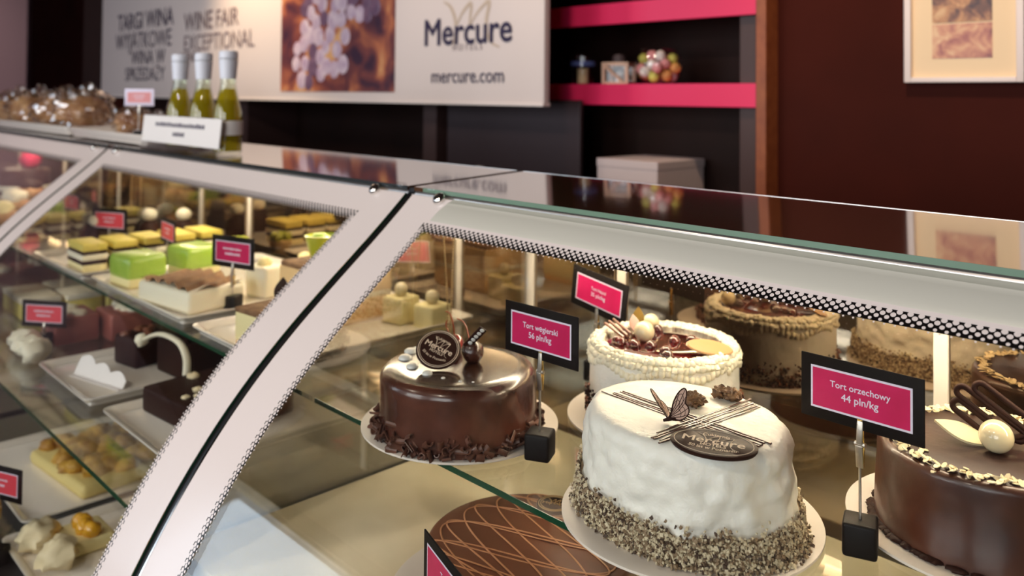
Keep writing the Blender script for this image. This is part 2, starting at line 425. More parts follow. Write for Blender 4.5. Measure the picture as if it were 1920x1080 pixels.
# ------------------------------------------------------------------ back cabinetry, banner, shelves
UY = 2.40
cab = thing('wall_cabinet', 'dark brown cabinet run along the back wall below the white banner, with an added box behind holding it up', 'cabinet', (-4.5, 2.5, 0))
o = (-4.5, 2.5, 0)
def loc_box(mb, x0, x1, y0, y1, z0, z1, b=0, mi=0, o=o): return mb.box(x0-o[0], x1-o[0], y0-o[1], y1-o[1], z0-o[2], z1-o[2], mi, None, b)
bd = MB(); loc_box(bd, -7.0, -2.46, 2.16, 2.80, 1.42, 2.6); loc_box(bd, -7.0, -1.35, 2.62, 2.80, .0, 1.42); loc_box(bd, -2.46, -1.35, 2.74, 2.80, 1.42, 2.6)  # upper box behind the banner added as its support
bd.build('cabinet_body', 'unit_dark', cab, 0)
for x in (-2.87, -4.6): loc_box(MB(), x-.045, x+.045, 2.30, 2.62, 1.06, 1.40).build('stile', 'unit_stile', cab, 0)
p = MB(); loc_box(p, -2.80, -2.04, 2.34, 2.36, 1.075, 1.40, .004); p.build('back_panel', 'unit_purple', cab, 0)
p = MB(); loc_box(p, -1.345, -1.31, 2.375, 2.80, 0, 2.6, .003); p.build('end_panel', 'wood_orange', cab, 0, label='orange-brown wood end panel')
p = MB(); loc_box(p, -1.43, -1.346, 2.425, 2.45, 1.06, 2.6, .002); p.build('stile', 'unit_stile', cab, 0)
ctr = MB().box(-7.0, -1.352, 1.98, 2.615, 1.02, 1.06, 0, None, .006)
tag(ctr.build('worktop', 'unit_purple', None, 30), 'dark worktop behind the display cases, under the banner', 'worktop')
for z0, nm, lb in ((1.68, 'upper', 'upper pink wall shelf beside the banner, running out of the top of the photo'), (1.384, 'lower', 'lower pink wall shelf holding the glass jars and the bowl of sweets')):
    t = thing('wall_shelf', lb, 'shelf', (-1.85, 2.5, z0), 0, 'pink wall shelves')
    MB().box(-.598, .498, -.08, .238, .052, .076).build('shelf_board', 'pink_board', t, 0)
    MB().box(-.598, .50, -.10, -.081, 0, .077, 0, None, .002).build('fascia', 'pink_board', t, 0)

# wine fair banner
BY = 2.12
bn = thing('wine_fair_banner', 'wide white banner with hotel logo, grape photograph and wine fair lettering', 'banner', (-4.2, BY, 1.39))
BX0, BX1, BZ1 = -6.46, -2.015, 2.45
MB().box(BX0+4.2, BX1+4.2, 0, .03, 0, BZ1-1.39, 0, None, .004).build('panel', 'banner_white', bn, 20)
ph = MB().box(-3.842+4.2, -2.884+4.2, -.004, -.0005, .035, BZ1-1.45)
pho = ph.build('photograph', 'photo_leaves', bn, 0, label='printed photograph of pale grapes among autumn leaves')
g = MB(); rr = random.Random(3)
pts = []
for i in range(900):
    a = rr.random()*2*PI; q = math.sqrt(rr.random())
    cx, cz, rx, rz = rr.choice([(.78, .36, .23, .26), (.82, .56, .26, .2), (.70, .20, .2, .13), (1.05, .5, .2, .16), (.62, .2, .16, .12)])
    x = cx+math.cos(a)*q*rx; z = cz+math.sin(a)*q*rz
    if not (.40 < x < 1.28 and .07 < z < .9): continue
    if all((x-u)**2+(z-w)**2 > (.74*(r+.04))**2 for u, w, r, _ in pts): pts.append((x, z, rr.uniform(.036, .048), rr.random()))
for x, z, r, k in pts:
    T = frame_T((x, -.0045, z), (1, 0, 0), (0, 0, 1))
    g.lathe([(r, 0), (r*.9, .0012), (r*.5, .0022), (0, .0026)], 14, (0, 0, 0), 0 if k < .75 else 1, T)
gp = g.build('grape_print', ['grape_skin', 'grape_dark'], pho, 60); gp['kind'] = 'stuff'
T = frame_T((0, -.002, 0), (1, 0, 0), (0, 0, 1))
def bt(txt, xc, z, w, bold=0, mi=0):
    lt = MB(); add_text(lt, txt, T, width=w, bold=bold, off=(xc+4.2, z-1.39), z=.001)
    lt.build('lettering', ['ink_navy', 'ink_grey'][mi], bn, 0, label='printed line reading '+txt.replace('H O T E L S', 'HOTELS'))
bt('TARGI WINA', -5.66, 1.893, .95, .01); bt('WYJĄTKOWE', -5.69, 1.746, .96, 0); bt('WINA W', -5.59, 1.645, .57, 0); bt('SPRZEDAŻY', -5.64, 1.55, .67, 0)
bt('WINE', -4.829, 1.838, .39, .01, 1); bt('FAIR', -4.449, 1.838, .27, .01, 1); bt('EXCEPTIONAL', -4.573, 1.71, .89, 0, 1); bt('WINES', -4.94, 1.627, .26, 0, 1)
bt('Mercure', -2.4275, 1.6645, .503, .022); bt('mercure.com', -2.425, 1.4815, .419, .012)
bt('H O T E L S', -2.419, 1.60, .17, .0, 1)
sw = MB(); add_swoosh(sw, T @ Matrix.Scale(.06, 4, (0, 0, 1)), .29, .17, .006, (-2.42+4.2, 1.678-1.39), -.010); sw.build('logo', 'ink_sand', bn, 40, label='sand-coloured swooping letter emblem')
MB().box(BX0+4.2, BX1+4.2, -.004, .034, -.012, .0005, 0, None, .003).build('bottom_rail', 'frame_white', bn, 0)

# picture on the wall
pf = thing('picture_frame', 'white framed picture with two food photographs on the brown wall', 'picture', (-.765, WALL_Y, 1.462))
fr = MB(); W2, H = .148, .62
fr.box(-W2, -W2+.018, -.03, 0, 0, H, 0, None, .002).box(W2-.018, W2, -.03, 0, 0, H, 0, None, .002).box(-W2+.018, W2-.018, -.03, 0, 0, .014, 0, None, .002).box(-W2+.018, W2-.018, -.03, 0, H-.014, H, 0, None, .002)
fr.build('frame', 'frame_white', pf, 20)
MB().box(-W2+.017, W2-.017, -.016, -.002, .012, H-.012).build('mat_board', 'mat_board', pf, 0)
MB().box(-.077, .072, -.0175, -.0155, .065, .158).build('photograph', 'photo_food_b', pf, 0)
MB().box(-.077, .072, -.0175, -.0155, .162, .30).build('photograph', 'photo_food_a', pf, 0)
pf2 = thing('picture_frame', 'white frame edge at the right border of the photo beside the food picture', 'picture', (-.45, WALL_Y, 1.478))
MB().box(-.155, .155, -.045, 0, 0, .62, 0, None, .003).build('frame', 'frame_white', pf2, 20)
MB().box(-.125, .125, -.047, -.044, .03, .59).build('mat_board', 'mat_board', pf2, 0)

# things on the lower pink shelf
SZ = 1.461
t = thing('candle_jar', 'glass with a short cream candle on the lower pink shelf, next to the banner', 'candle', (-2.165, 2.5, SZ))
MB().cyl(.022, .002, .062, 20, b=.003).build('candle', 'candle', t)
MB().lathe([(0, 0), (.04, 0), (.046, .02), (.046, .11), (.044, .11), (.044, .02), (.038, .003), (0, .003)], 28).build('jar', 'jar_glass', t)
MB().lathe([(.047, .072), (.051, .072), (.051, .09), (.047, .09), (.047, .072)], 28).build('band', 'blue_glass', t)
t = thing('lantern', 'small square lantern with pale wooden bars between the candle and the sweets bowl', 'lantern', (-1.985, 2.5, SZ), .35)
f = MB(); a, h = .045, .082
for sx in (-1, 1):
    for sy in (-1, 1): f.box(sx*a-.006, sx*a+.006, sy*a-.006, sy*a+.006, 0, h)
    f.box(sx*a-.006, sx*a+.006, -a, a, h-.012, h).box(-a, a, sx*a-.006, sx*a+.006, h-.012, h).box(sx*a-.006, sx*a+.006, -a, a, 0, .010).box(-a, a, sx*a-.006, sx*a+.006, 0, .010)
f.tube([(-a, -a-.002, h-.01), (a*.7, -a-.002, .006)], .006, 6)
f.build('frame', 'lantern_wood', t, 30)
MB().box(-a+.004, a-.004, -a+.005, a-.005, .008, h-.01).build('pane', 'jar_glass', t, 0)
MB().cyl(.014, .009, .045, 16, b=.002).build('candle', 'white_drop', t)
MB().lathe([(.024, h), (.026, h+.018), (.02, h+.03), (0, h+.032)], 20).build('cap', 'grey_card', t)
t = thing('sweets_bowl', 'round glass bowl full of pastel sweets on the lower pink shelf', 'bowl', (-1.802, 2.5, SZ))
pr = [(0, 0), (.045, 0), (.05, .004), (.072, .025), (.088, .06), (.084, .092), (.066, .118), (.07, .126), (.067, .127), (.062, .118), (.081, .092), (.085, .06), (.069, .027), (.045, .007), (0, .006)]
MB().lathe(pr, 36).build('bowl', 'jar_glass', t)
rr = random.Random(5); placed = []
while len(placed) < 26:
    r = .0205; x, y, z = rr.uniform(-.07, .07), rr.uniform(-.07, .07), rr.uniform(.026, .104)
    R = .05+.034*math.sin(PI*min(max((z)/.12, 0), 1))
    if math.hypot(x, y) > R-r*.8: continue
    if len(placed) < 400 and any((x-a)**2+(y-b)**2+(z-c)**2 < (1.62*r)**2 for a, b, c in placed):
        if rr.random() > .004: continue
    placed.append((x, y, z))
names = {'marsh_pink': 'pink', 'marsh_yellow': 'yellow-green', 'marsh_white': 'white', 'marsh_orange': 'orange'}
for i, (x, y, z) in enumerate(placed):
    m = ['marsh_pink', 'marsh_yellow', 'marsh_white', 'marsh_yellow', 'marsh_orange', 'marsh_pink', 'marsh_white'][i % 7]
    so = MB().lump((0, 0, 0), .0205, .12, 1, 14, seed=i).build('sweet', m, None, 60, (-1.802+x, 2.5+y, SZ+z))
    tag(so, names[m]+' sweet among the sweets in the round glass bowl', 'sweet', names[m]+' sweets in the glass bowl')

# things on the back counter
t = thing('cardboard_box', 'white lidded cake box on the dark worktop below the pink shelves', 'box', (-1.80, 2.45, 1.06))
MB().box(-.13, .13, -.14, .14, 0, .130, 0, None, .002).build('box', 'box_card', t, 0)
MB().box(-.132, .132, -.142, .142, .108, .136, 0, None, .002).build('lid', 'box_card', t, 0)
tag(MB().lathe([(0, 0), (.035, 0), (.04, .05), (.025, .075), (0, .08)], 20).build('sugar_pot', 'frame_white', None, 40, (-2.44, 2.2, 1.06)), 'small pale pot on the dark worktop below the banner', 'pot')
tag(MB().box(-.12, .12, -.06, .06, 0, .062, 0, None, .004).build('storage_tin', 'grey_card', None, 30, (-2.2, 2.2, 1.06)), 'low dark grey tin on the worktop between pot and cake box', 'tin')

# ------------------------------------------------------------------ display cases
SH = .874
Q = (-.5772, 1.1126, -1.2259, 1.7148); SC = .9
def pz(y):
    t = y/SC-.75; return ZC+SC*(Q[0]+Q[1]*t+Q[2]*t*t+Q[3]*t**3)
def pn(y):
    t = y/SC-.75; s = Q[1]+2*Q[2]*t+3*Q[3]*t*t
    return Vector((0, -s, 1)).normalized()
def sp(x, y, off=0): return Vector((x, y, pz(y)))+pn(y)*off
def sheet(mb, x0, x1, y0, y1, o0, o1, n=30, mi=0, mie=None):
    """solid strip of the curved front between two x and two y, from offset o0 to o1"""
    ys = [y0+(y1-y0)*i/n for i in range(n+1)]; V = []
    for y in ys:
        V += [sp(x0, y, o0), sp(x1, y, o0), sp(x1, y, o1), sp(x0, y, o1)]
    mie = mi if mie is None else mie
    for i in range(n):
        a, b = i*4, i*4+4
        k = len(mb.v) if i == 0 else k
        if i == 0: mb.v += V
        for q, m in (((a, a+1, b+1, b), mi), ((a+3, b+3, b+2, a+2), mi), ((a, b, b+3, a+3), mie), ((a+1, a+2, b+2, b+1), mie)):
            mb.f.append([j+k for j in q]); mb.m.append(m)
    for q in ((0, 3, 2, 1), (4*n, 4*n+1, 4*n+2, 4*n+3)): mb.f.append([j+k for j in q]); mb.m.append(mie)
    return mb
ZT = 1.226; TILT = .041; YR = 1.347; YB = .985; YT = 1.043; Y0 = .335
def disc(mb, x, y, r, off, n=8, mi=0):
    c = sp(x, y, off); nn = pn(y); u = Vector((1, 0, 0)); v = nn.cross(u)
    V = [c+u*math.cos(2*PI*k/n)*r+v*math.sin(2*PI*k/n)*r for k in range(n)]
    k0 = len(mb.v); mb.v += V; mb.f.append(list(range(k0, k0+n))); mb.m.append(mi)
def arc_steps(y0, y1, step):
    ys = [y0]; y = y0
    while y < y1:
        n = pn(y); y += step*abs(n.z); ys.append(y)
    return ys
def display_case(xl, xr, label, doors, dark, left_panel=True, right_panel=False):
    t = thing('display_case', label, 'display case', (xl, .9, 0), 0, 'curved glass display cases')
    off = Vector((xl, .9, 0))
    def B(mb, name, m, sm=0, parent=t, lab=None):
        for i in range(len(mb.v)): mb.v[i] = mb.v[i]-off
        return mb.build(name, m, parent, sm, label=lab)
    g = .011; a, b = xl+g, xr-g
    B(sheet(MB(), a, b, Y0, YT-.012, -.006, 0, 40, 0, 1), 'front_glass', ['front_glass', 'glass_edge'], 40)
    pr = MB(); bw = .096
    sheet(pr, a, a+bw, Y0, YB+.002, .0003, .0012); sheet(pr, b-bw, b, Y0, YB+.002, .0003, .0012); sheet(pr, a, b, YB, YT-.013, .0003, .0013, 10)
    B(pr, 'printed_border', 'print_white', 40, lab='white printed border')
    ds = MB(); e = .017
    sheet(ds, a+bw, b-bw, YB-.0145, YB, .0002, .0008, 4, 0); sheet(ds, a+bw, a+bw+e*.8, Y0, YB-.0135, .0002, .0008, 30, 0); sheet(ds, b-bw-e*.8, b-bw, Y0, YB-.0135, .0002, .0008, 30, 0)
    px = .0118
    for row in range(5):
        r = (.0035, .0033, .0029, .0022, .0013)[row]; y = YB-.0018-row*.0036
        n = int((b-a-2*bw)/px)
        for i in range(n):
            x = a+bw+px*(i+.5+(row % 2)*.5)
            if x < b-bw: disc(ds, x, y, r, .0012, 8, 1)
    for side in (0, 1):
        for row in range(5):
            r = (.0035, .0033, .0029, .0022, .0013)[row]; d = .0018+row*.0036
            x = a+bw+d if side == 0 else b-bw-d
            for y in arc_steps(Y0+.004*(row % 2)+.0059*(row % 2), YB-.02, px): disc(ds, x, y, r, .0012, 8, 1)
    do = B(ds, 'dot_border', ['print_black', 'print_white'], 0, lab='black edge strip with rows of white dots'); do['kind'] = 'stuff'
    # top glass, rail and seals
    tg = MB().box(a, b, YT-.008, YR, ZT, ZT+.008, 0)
    for p in tg.v: p.z += (p.y-YT)*TILT     # top glass tilted towards the customer to line its reflections up with the image
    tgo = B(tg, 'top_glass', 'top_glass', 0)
    B(MB().box(a+.03, b, YT-.0092, YT-.0078, ZT, ZT+.008), 'glass_edge', 'glass_edge_dark' if dark else 'top_edge', 0, tgo, 'polished front edge')
    B(MB().tube([(a, YT+.002, ZT-.008), (b, YT+.002, ZT-.008)], .0085, 12), 'top_rail', 'alu', 40)
    k_ = MB().box(a, b, YR-.003, YR+.0003, ZT-.0004, ZT+.0085)
    for p in k_.v: p.z += (p.y-YT)*TILT
    B(k_, 'rear_edge', 'alu', 0, tgo, 'bright rear edge')
    if not dark:
        tp = MB(); n_ = 14; V = []; Fc = []
        for i in range(n_+1):
            q = i/n_; y = .9895+(1.031-.9895)*q; bulge = .0014+.0036*math.sin(PI*q)**.8+(.0012 if .72 < q < .80 else 0)
            V += [sp(a+bw+.012+.02*q, y, bulge), sp(b, y, bulge), sp(a+bw+.012+.02*q, y, .0013), sp(b, y, .0013)]
        for i in range(n_):
            k0, k1 = i*4, i*4+4; Fc += [(k0, k0+1, k1+1, k1), (k0+2, k1+2, k1+3, k0+3), (k0, k1, k1+2, k0+2), (k0+1, k0+3, k1+3, k1+1)]
        Fc += [(0, 2, 3, 1), (n_*4, n_*4+1, n_*4+3, n_*4+2)]
        B(tp.add(V, Fc), 'top_profile', 'satin_alu', 30, lab='rounded satin metal strip along the top of the front glass')
    B(MB().box(a, b, 1.31, YR-.004, 1.185, ZT+.005), 'rear_rail', 'case_grey', 0)
    B(MB().box(a+.02, b-.02, YT+.012, 1.31, ZT-.012, ZT-.0005), 'canopy', 'white_post', 0)
    # lamp
    lt_ = B(MB().tube([(a+.06, 1.21, 1.196), (b-.06, 1.21, 1.196)], .009, 10), 'light_tube', 'led', 40, lab='warm glowing light tube')
    B(MB().box(a+.05, b-.05, 1.19, 1.23, 1.206, 1.2195), 'lamp_housing', 'white_post', 0, lt_)
    # shelves and deck
    B(MB().box(a+.012, b-.012, .808, 1.33, .866, SH, 0), 'shelf', 'shelf_glass', 0)
    B(MB().box(a+.012, b-.012, .8065, .8081, .866, SH, 0), 'shelf_edge', 'glass_edge', 0, lab='green front edge of the glass shelf')
    if dark:
        B(MB().box(a+.012, b-.012, .556, 1.35, .692, .70, 0), 'shelf', 'shelf_glass', 0)
        B(MB().box(a+.012, b-.012, .5545, .5561, .692, .70, 0), 'shelf_edge', 'glass_edge', 0)
        B(MB().box(a+.012, b-.012, .40, 1.35, .34, .38, 0, None, .004), 'deck', 'deck_grey', 0)
    else:
        B(MB().box(a+.012, b-.012, .565, 1.35, .672, .70, 0, None, .004), 'deck', 'deck_cream', 0, lab='cream display deck')
    # end panels
    def panel(x, nm='side_panel'):
        ys = [Y0+.012+(YT-.03-Y0-.012)*i/24 for i in range(25)]
        out = [sp(0, y, -.010) for y in ys]; P = [(p.y, p.z) for p in out]+[(1.355, ZT-.014), (1.355, .33)]
        T = frame_T((x, 0, 0), (0, 1, 0), (0, 0, 1)); B(MB().prism(P, -.003, .003, 0, T), nm, 'side_glass', 0)
    if left_panel: panel(xl+.016)
    if right_panel: panel(xr-.016)
    # black seal in the gap to the neighbour and chrome glass edge
    gs = MB(); sheet(gs, xl-g, xl+g-.002, Y0, YT-.005, -.014, -.004, 40); k_ = len(gs.v); gs.box(xl-g, xl+g-.002, YT-.005, YR, ZT-.004, ZT+.004)
    for p in gs.v[k_:]: p.z += (p.y-YT)*TILT
    B(gs, 'seal', 'gasket_black', 40, lab='black seal strip in the gap between the cases')
    B(sheet(MB(), a-.001, a+.0035, Y0, YT-.014, -.006, .0016, 40), 'edge_trim', 'chrome', 40, lab='bright glass edge')
    # hinge caps and clips
    for x in (a+.092, b-.098):
        c = sp(x, 1.027, .001); nn = pn(1.027); T = frame_T(c, (1, 0, 0), nn.cross(Vector((1, 0, 0))))
        B(MB().lathe([(0, 0), (.0125, 0), (.0135, .003), (.0125, .008), (.008, .0115), (0, .0125)], 24, (0, 0, 0), 0, T), 'hinge_cap', 'chrome', 50)
    for x in (a+.05, b-.03):
        B(MB().box(x-.018, x+.018, YT-.012, YT+.002, ZT-.002, ZT+.0115, 0, None, .004), 'glass_clip', 'acrylic', 40)
    # rear sliding doors
    xs = [a]+list(doors)+[b]
    for i in range(len(xs)-1):
        yo = 1.362+(.012 if i % 2 else 0)
        dr = B(MB().box(xs[i]+.001, xs[i+1]-.001, yo, yo+.008, .34, 1.185), 'rear_door', 'rear_mirror', 0, lab='brown tinted mirror door')
        B(MB().box(xs[i]+.0, xs[i]+.022, yo-.006, yo-.0003, .34, 1.185, 0, None, .002), 'door_stile', 'white_post', 0, dr)
    # body below the glass
    B(MB().box(a, b, .345, 1.40, .10, .33, 0, None, .01), 'base_cabinet', 'case_grey', 0)
    B(MB().box(a+.04, b-.04, .42, 1.36, 0, .10), 'plinth', 'gasket_black', 0)
    B(MB().box(a+.002, b-.002, .30, .36, .26, .345, 0, None, .008), 'front_sill', 'alu', 30)
    return t
display_case(-1.35, .36, 'nearest curved glass display case, full of whole cakes', (-1.09, -.47), False, True, True)
display_case(-3.066, -1.35, 'middle curved glass display case, with trays of cake slices', (-2.70, -1.985, -1.60), True)
display_case(-5.5, -3.066, 'farthest curved glass display case, cut off at the left border', (-4.7, -3.9), True)

# ------------------------------------------------------------------ price cards
def price_card(label, x, y, z, rot, lines=None, crot=None, k=1.0, pink='card_pink', h=.137, tilt=0, group='price cards on cube holders', blur_seed=1):
    t = thing('price_card', label, 'price card', (x, y, z), rot, group)
    s = .0185*k
    MB().box(-s, s, -s, s, 0, 2*s, 0, None, .004*k).build('base', 'cube_black', t, 40, rotz=crot if crot is not None else .5)
    MB().tube([(0, 0, 2*s-.004), (0, -.001, h-.034*k)], .0017*k, 8).build('rod', 'steel', t)
    cl = MB()
    for sg, m in ((-1, 0), (1, 1)):
        T = Matrix.Translation((0, 0, h-.012*k))
        y0 = sg*.0022*k
        cl.box(-.0036*k, .0036*k, y0+sg*.0 - .0011*k, y0+.0011*k, -.004*k, .024*k, m, T @ Matrix.Rotation(sg*.10, 4, 'X'), .001*k)
        cl.box(-.0042*k, .0042*k, sg*.004*k-.0012*k, sg*.004*k+.0012*k, -.030*k, -.004*k, m, T @ Matrix.Rotation(-sg*.10, 4, 'X'), .001*k)
    cl.tube([(-.006*k, 0, h-.016*k), (.006*k, 0, h-.016*k)], .0028*k, 8)
    cl.build('clip', ['steel', 'brass'], t, 40, label='metal crocodile clip')
    W, H, mrg = .0705*k, .037*k, .0125*k
    T = Matrix.Translation((0, 0, h)) @ Matrix.Rotation(tilt, 4, 'Y') @ Matrix.Translation((0, 0, H)) @ Matrix.Rotation(PI/2, 4, 'X')
    co = MB().rbox(-W, W, -H, H, -.0011, .0011, .003*k, 0, T).build('card', 'card_black', t, 40)
    MB().box(-W+mrg, W-mrg, -H+mrg, H-mrg, .0011, .0014, 0, T).build('border', 'card_white', co, 0, label='white border line')
    q = .0024*k
    MB().box(-W+mrg+q, W-mrg-q, -H+mrg+q, H-mrg-q, .0014, .0017, 0, T).build('panel', pink, co, 0, label='pink panel')
    lm = MB()
    if lines:
        for txt, w, yy in lines: add_text(lm, txt, T, width=w, bold=.012, off=(0, yy), z=.0019)
    else:
        rr = random.Random(blur_seed)
        for yy, tot in ((.0065*k, rr.uniform(.05, .066)*k), (-.0055*k, rr.uniform(.034, .05)*k)):
            x = -tot/2
            while x < tot/2-.003*k:
                w = rr.uniform(.0018, .0042)*k; hh = rr.uniform(.0018, .0034)*k
                lm.box(x, x+w, yy-hh*.7, yy+hh, .0017, .0019, 0, T); x += w+.0012*k
    lm.build('lettering', 'card_white', co, 0, label='white lettering')
    return t
price_card('price card reading Tort węgierski, in front of the round chocolate cake', -0.881, 0.924, SH, .02, [('Tort węgierski', .071, .0068), ('56 pln/kg', .046, -.0068)], .45, h=.145, k=CAM_SCALE)
price_card('price card reading Tort orzechowy, between the white cake and the almond cake', -0.435, 1.015, SH, 0, [('Tort orzechowy', .073, .0068), ('44 pln/kg', .045, -.0068)], .35, h=.145, k=CAM_SCALE)
price_card('small tilted price card behind the cherry cake with the piped rim', -1.044, 1.251, SH, -.10, [('Tort Napol', .040, .0060), ('35 pln/kg', .038, -.0055)], .3, h=0.125, tilt=.12, k=CAM_SCALE)
price_card('price card at the bottom border, in front of the cake with the net pattern', -.815, .685, .70, -.30, [('Tort', .022, .0068), ('pln/kg', .034, -.0068)], .3, h=.070)
price_card('price card in the gap in front of the brown-topped cream slice', -1.996, 0.975, SH, .28, None, .3, h=0.106, pink='card_pink', blur_seed=2, k=CAM_SCALE)
price_card('leftmost price card, standing among the layered yellow slices', -2.947, 1.002, SH, .45, None, .3, h=0.076, pink='card_red', blur_seed=3, k=CAM_SCALE)
price_card('narrow side-on price card between the two green cakes', -2.589, 1.052, SH, -.10, None, .3, h=0.077, pink='card_red', blur_seed=4, k=CAM_SCALE)
price_card('price card half hidden by the white border at the right of the middle case', -2.03, 1.315, SH, .2, None, .3, h=0.032, k=0.954, pink='card_red', blur_seed=5)
price_card('red price card in front of the rose-brown cake at the left border', -2.615, .719, .70, .62, None, .3, h=.055, pink='card_red', blur_seed=6)

# ------------------------------------------------------------------ cakes in the nearest case
SH = .874
def plate(name, label, x, y, z, r, lip=.004, group='cake boards', m='plate_white', sx=1, sy=1):
    p = MB().lathe([(0, 0), (r-.006, 0), (r, .003), (r, .006), (r-.004, .0065), (r-.02, .006), (0, .006)], 72, sx=sx, sy=sy)
    return tag(p.build(name, m, None, 30, (x, y, z)), label, 'cake board', group)
def cake_body(a, b, h, rim=.012, amp=.0, freq=30, taper=1.0, n=120, topamp=0, seed=0, nz=16, amp_top_edge=None, dome=0):
    mb = MB(); V = []; rows = []
    prof = [(taper+(1-taper)*k/nz, (h-rim)*k/nz, 1) for k in range(nz+1)]
    prof += [((1-rim/a)+rim/a*math.cos(PI/2*k/5), h-rim+rim*math.sin(PI/2*k/5), 1-k/7) for k in range(1, 6)]
    prof += [((1-rim/a)*(1-k/8), h, 0) for k in range(1, 8)]
    for q, z, w in prof:
        rows.append(len(V))
        for i in range(n):
            an = 2*PI*i/n; p = Vector((a*q*math.cos(an), b*q*math.sin(an), z))
            d = amp*w*(noise.noise(p*freq+Vector((seed, 0, 0)))+.5*noise.noise(p*freq*2.3+Vector((0, seed, 3))))
            dz = topamp*(1-w)*noise.noise(p*25+Vector((seed, 5, 0))) + dome*(1-q*q)*(1-w)
            V.append((p.x+d*math.cos(an), p.y+d*math.sin(an), p.z+dz))
    Fc = []
    for l in range(len(rows)-1):
        for i in range(n):
            j = (i+1) % n; Fc.append((rows[l]+i, rows[l]+j, rows[l+1]+j, rows[l+1]+i))
    V.append((0, 0, h+dome)); c = len(V)-1
    for i in range(n): Fc.append((rows[-1]+i, rows[-1]+(i+1) % n, c))
    Fc.append(tuple(range(n-1, -1, -1)))
    mb.add(V, Fc); return mb
def chips(mb, n, fa, size, rr, nm=1):
    for i in range(n):
        p = fa(rr); s = size*rr.uniform(.5, 1.3)
        T = rotT(p, rr.random()*6, rr.random()*6, rr.random()*6)
        a, b, c = s*rr.uniform(.5, 1), s*rr.uniform(.4, .9), s*rr.uniform(.3, .7)
        V = [(-a, -b*.6, -c), (a*.8, -b, -c*.7), (a, b*.7, -c), (-a*.7, b, -c*.8), (-a*.5, -b*.4, c), (a*.6, -b*.5, c*.8), (a*.5, b*.6, c), (-a*.6, b*.5, c*.7)]
        mb.add(V, [(0, 3, 2, 1), (4, 5, 6, 7), (0, 1, 5, 4), (1, 2, 6, 5), (2, 3, 7, 6), (3, 0, 4, 7)], rr.randrange(nm), T)

# --- round chocolate cake
plate('cake_board', 'white round board under the round chocolate cake, overhanging the glass shelf', -1.06, 0.92, SH, 0.162)
ZP = SH+.0066
t = thing('chocolate_cake', 'round glazed chocolate cake with chocolate medallion, white dots and cherries', 'cake', (-1.044, 0.901, ZP), 0, scale=CAM_SCALE)
cb = cake_body(.119, .119, .093, .015, .0015, 14, 1.02, seed=1).build('body', 'choc_glaze', t, 50)
MB().lathe([(.106, .0926), (.104, .0934), (.09, .0937), (0, .0937)], 90).build('glaze_top', 'choc_top', t, 50, label='mirror-glossy dark top')
rr = random.Random(11); cu = MB()
for i in range(260):
    an = rr.random()*2*PI; zz = abs(rr.gauss(0, .011))+.003; zz = min(zz, .036)
    T = rotT((math.cos(an)*(.121+rr.random()*.010*(1-zz/.04)), math.sin(an)*(.121+rr.random()*.010*(1-zz/.04)), zz), rr.random()*6, rr.random()*3, rr.random()*6)
    L = rr.uniform(.005, .011); r = rr.uniform(.0035, .0062); arc = rr.uniform(1.6, 3.6); k = 6
    V = []; Fc = []
    for j in range(k+1):
        a2 = arc*j/k
        for q in (-L, L):
            V.append((math.cos(a2)*r, math.sin(a2)*r, q)); V.append((math.cos(a2)*r*.72, math.sin(a2)*r*.72, q))
    for j in range(k):
        b0 = j*4; b1 = b0+4
        Fc += [(b0, b0+2, b1+2, b1), (b0+1, b1+1, b1+3, b0+3), (b0, b1, b1+1, b0+1), (b0+2, b0+3, b1+3, b1+2)]
    Fc += [(0, 1, 3, 2), (k*4, k*4+2, k*4+3, k*4+1)]
    cu.add(V, Fc, 0, T)
co = cu.build('chocolate_curls', 'choc_curl', t, 40, label='milk chocolate curls round the foot'); co['kind'] = 'stuff'
# medallion, leaning up towards the camera
n0 = Vector((.486, -.420, .766)); u0_ = Vector((.654, .756, 0)); v0_ = n0.cross(u0_); a_ = math.radians(29)
u = u0_*math.cos(a_)-v0_*math.sin(a_); v = n0.cross(u)
C0 = Vector((-.017, -.0257, .1175)); T = frame_T(C0, u, v)
md = MB().lathe([(0, -.0018), (.033, -.0018), (.0345, 0), (.033, .0018), (0, .0018)], 60, (0, 0, 0), 0, T).build('medallion', 'choc_dark', t, 40, label='round chocolate medallion with hotel logo')
mm = MB()
ring = lambda R, q=72: [(R*math.cos(2*PI*i/q), R*math.sin(2*PI*i/q), .0019) for i in range(q)]
mm.tube(ring(.0312), .00055, 6, 0, True, T); mm.tube(ring(.0288), .0003, 6, 0, True, T)
add_text(mm, 'Mercure', T, width=.046, bold=.018, off=(0, .002), z=.0022)
add_text(mm, 'HOTELS', T, width=.022, bold=.01, off=(0, -.0065), z=.0022)
add_text(mm, 'Cukiernia', T, width=.026, bold=.012, off=(0, .0165), z=.0022, bend=18)
add_text(mm, '50 lat w Poznaniu', T, width=.040, bold=.012, off=(0, -.0165), z=.0022, bend=-22)
add_swoosh(mm, T, .030, .024, .00028, (0, .003), .0022)
mm.build('lettering', 'plaque_line', md, 0)
for x, y, r in ((-.096, -.004, .0105), (-.098, -.016, .0105), (-.0773, -.0429, .0105), (-.0371, -.0601, .0092), (.003, -.0632, .0078), (.0336, -.0578, .0032), (.0609, -.0485, .0026), (.076, -.0372, .002)):
    MB().lathe([(r*1.03, 0), (r, r*.25), (r*.7, r*.5), (r*.3, r*.6), (0, r*.62)], 24, (x, y, .0935)).build('white_dot', 'white_drop', t, 60)
ch = MB().lump((-.050, .036, .107), .0145, .12, 1, 20, seed=1).build('cherry', 'cherry_red', t, 70, label='glossy red cherry')
st = MB(); st.tube(smooth_path([(-.052, .036, .119), (-.048, .03, .138), (-.053, .027, .156), (-.062, .025, .158)], 6), .0010, 6)
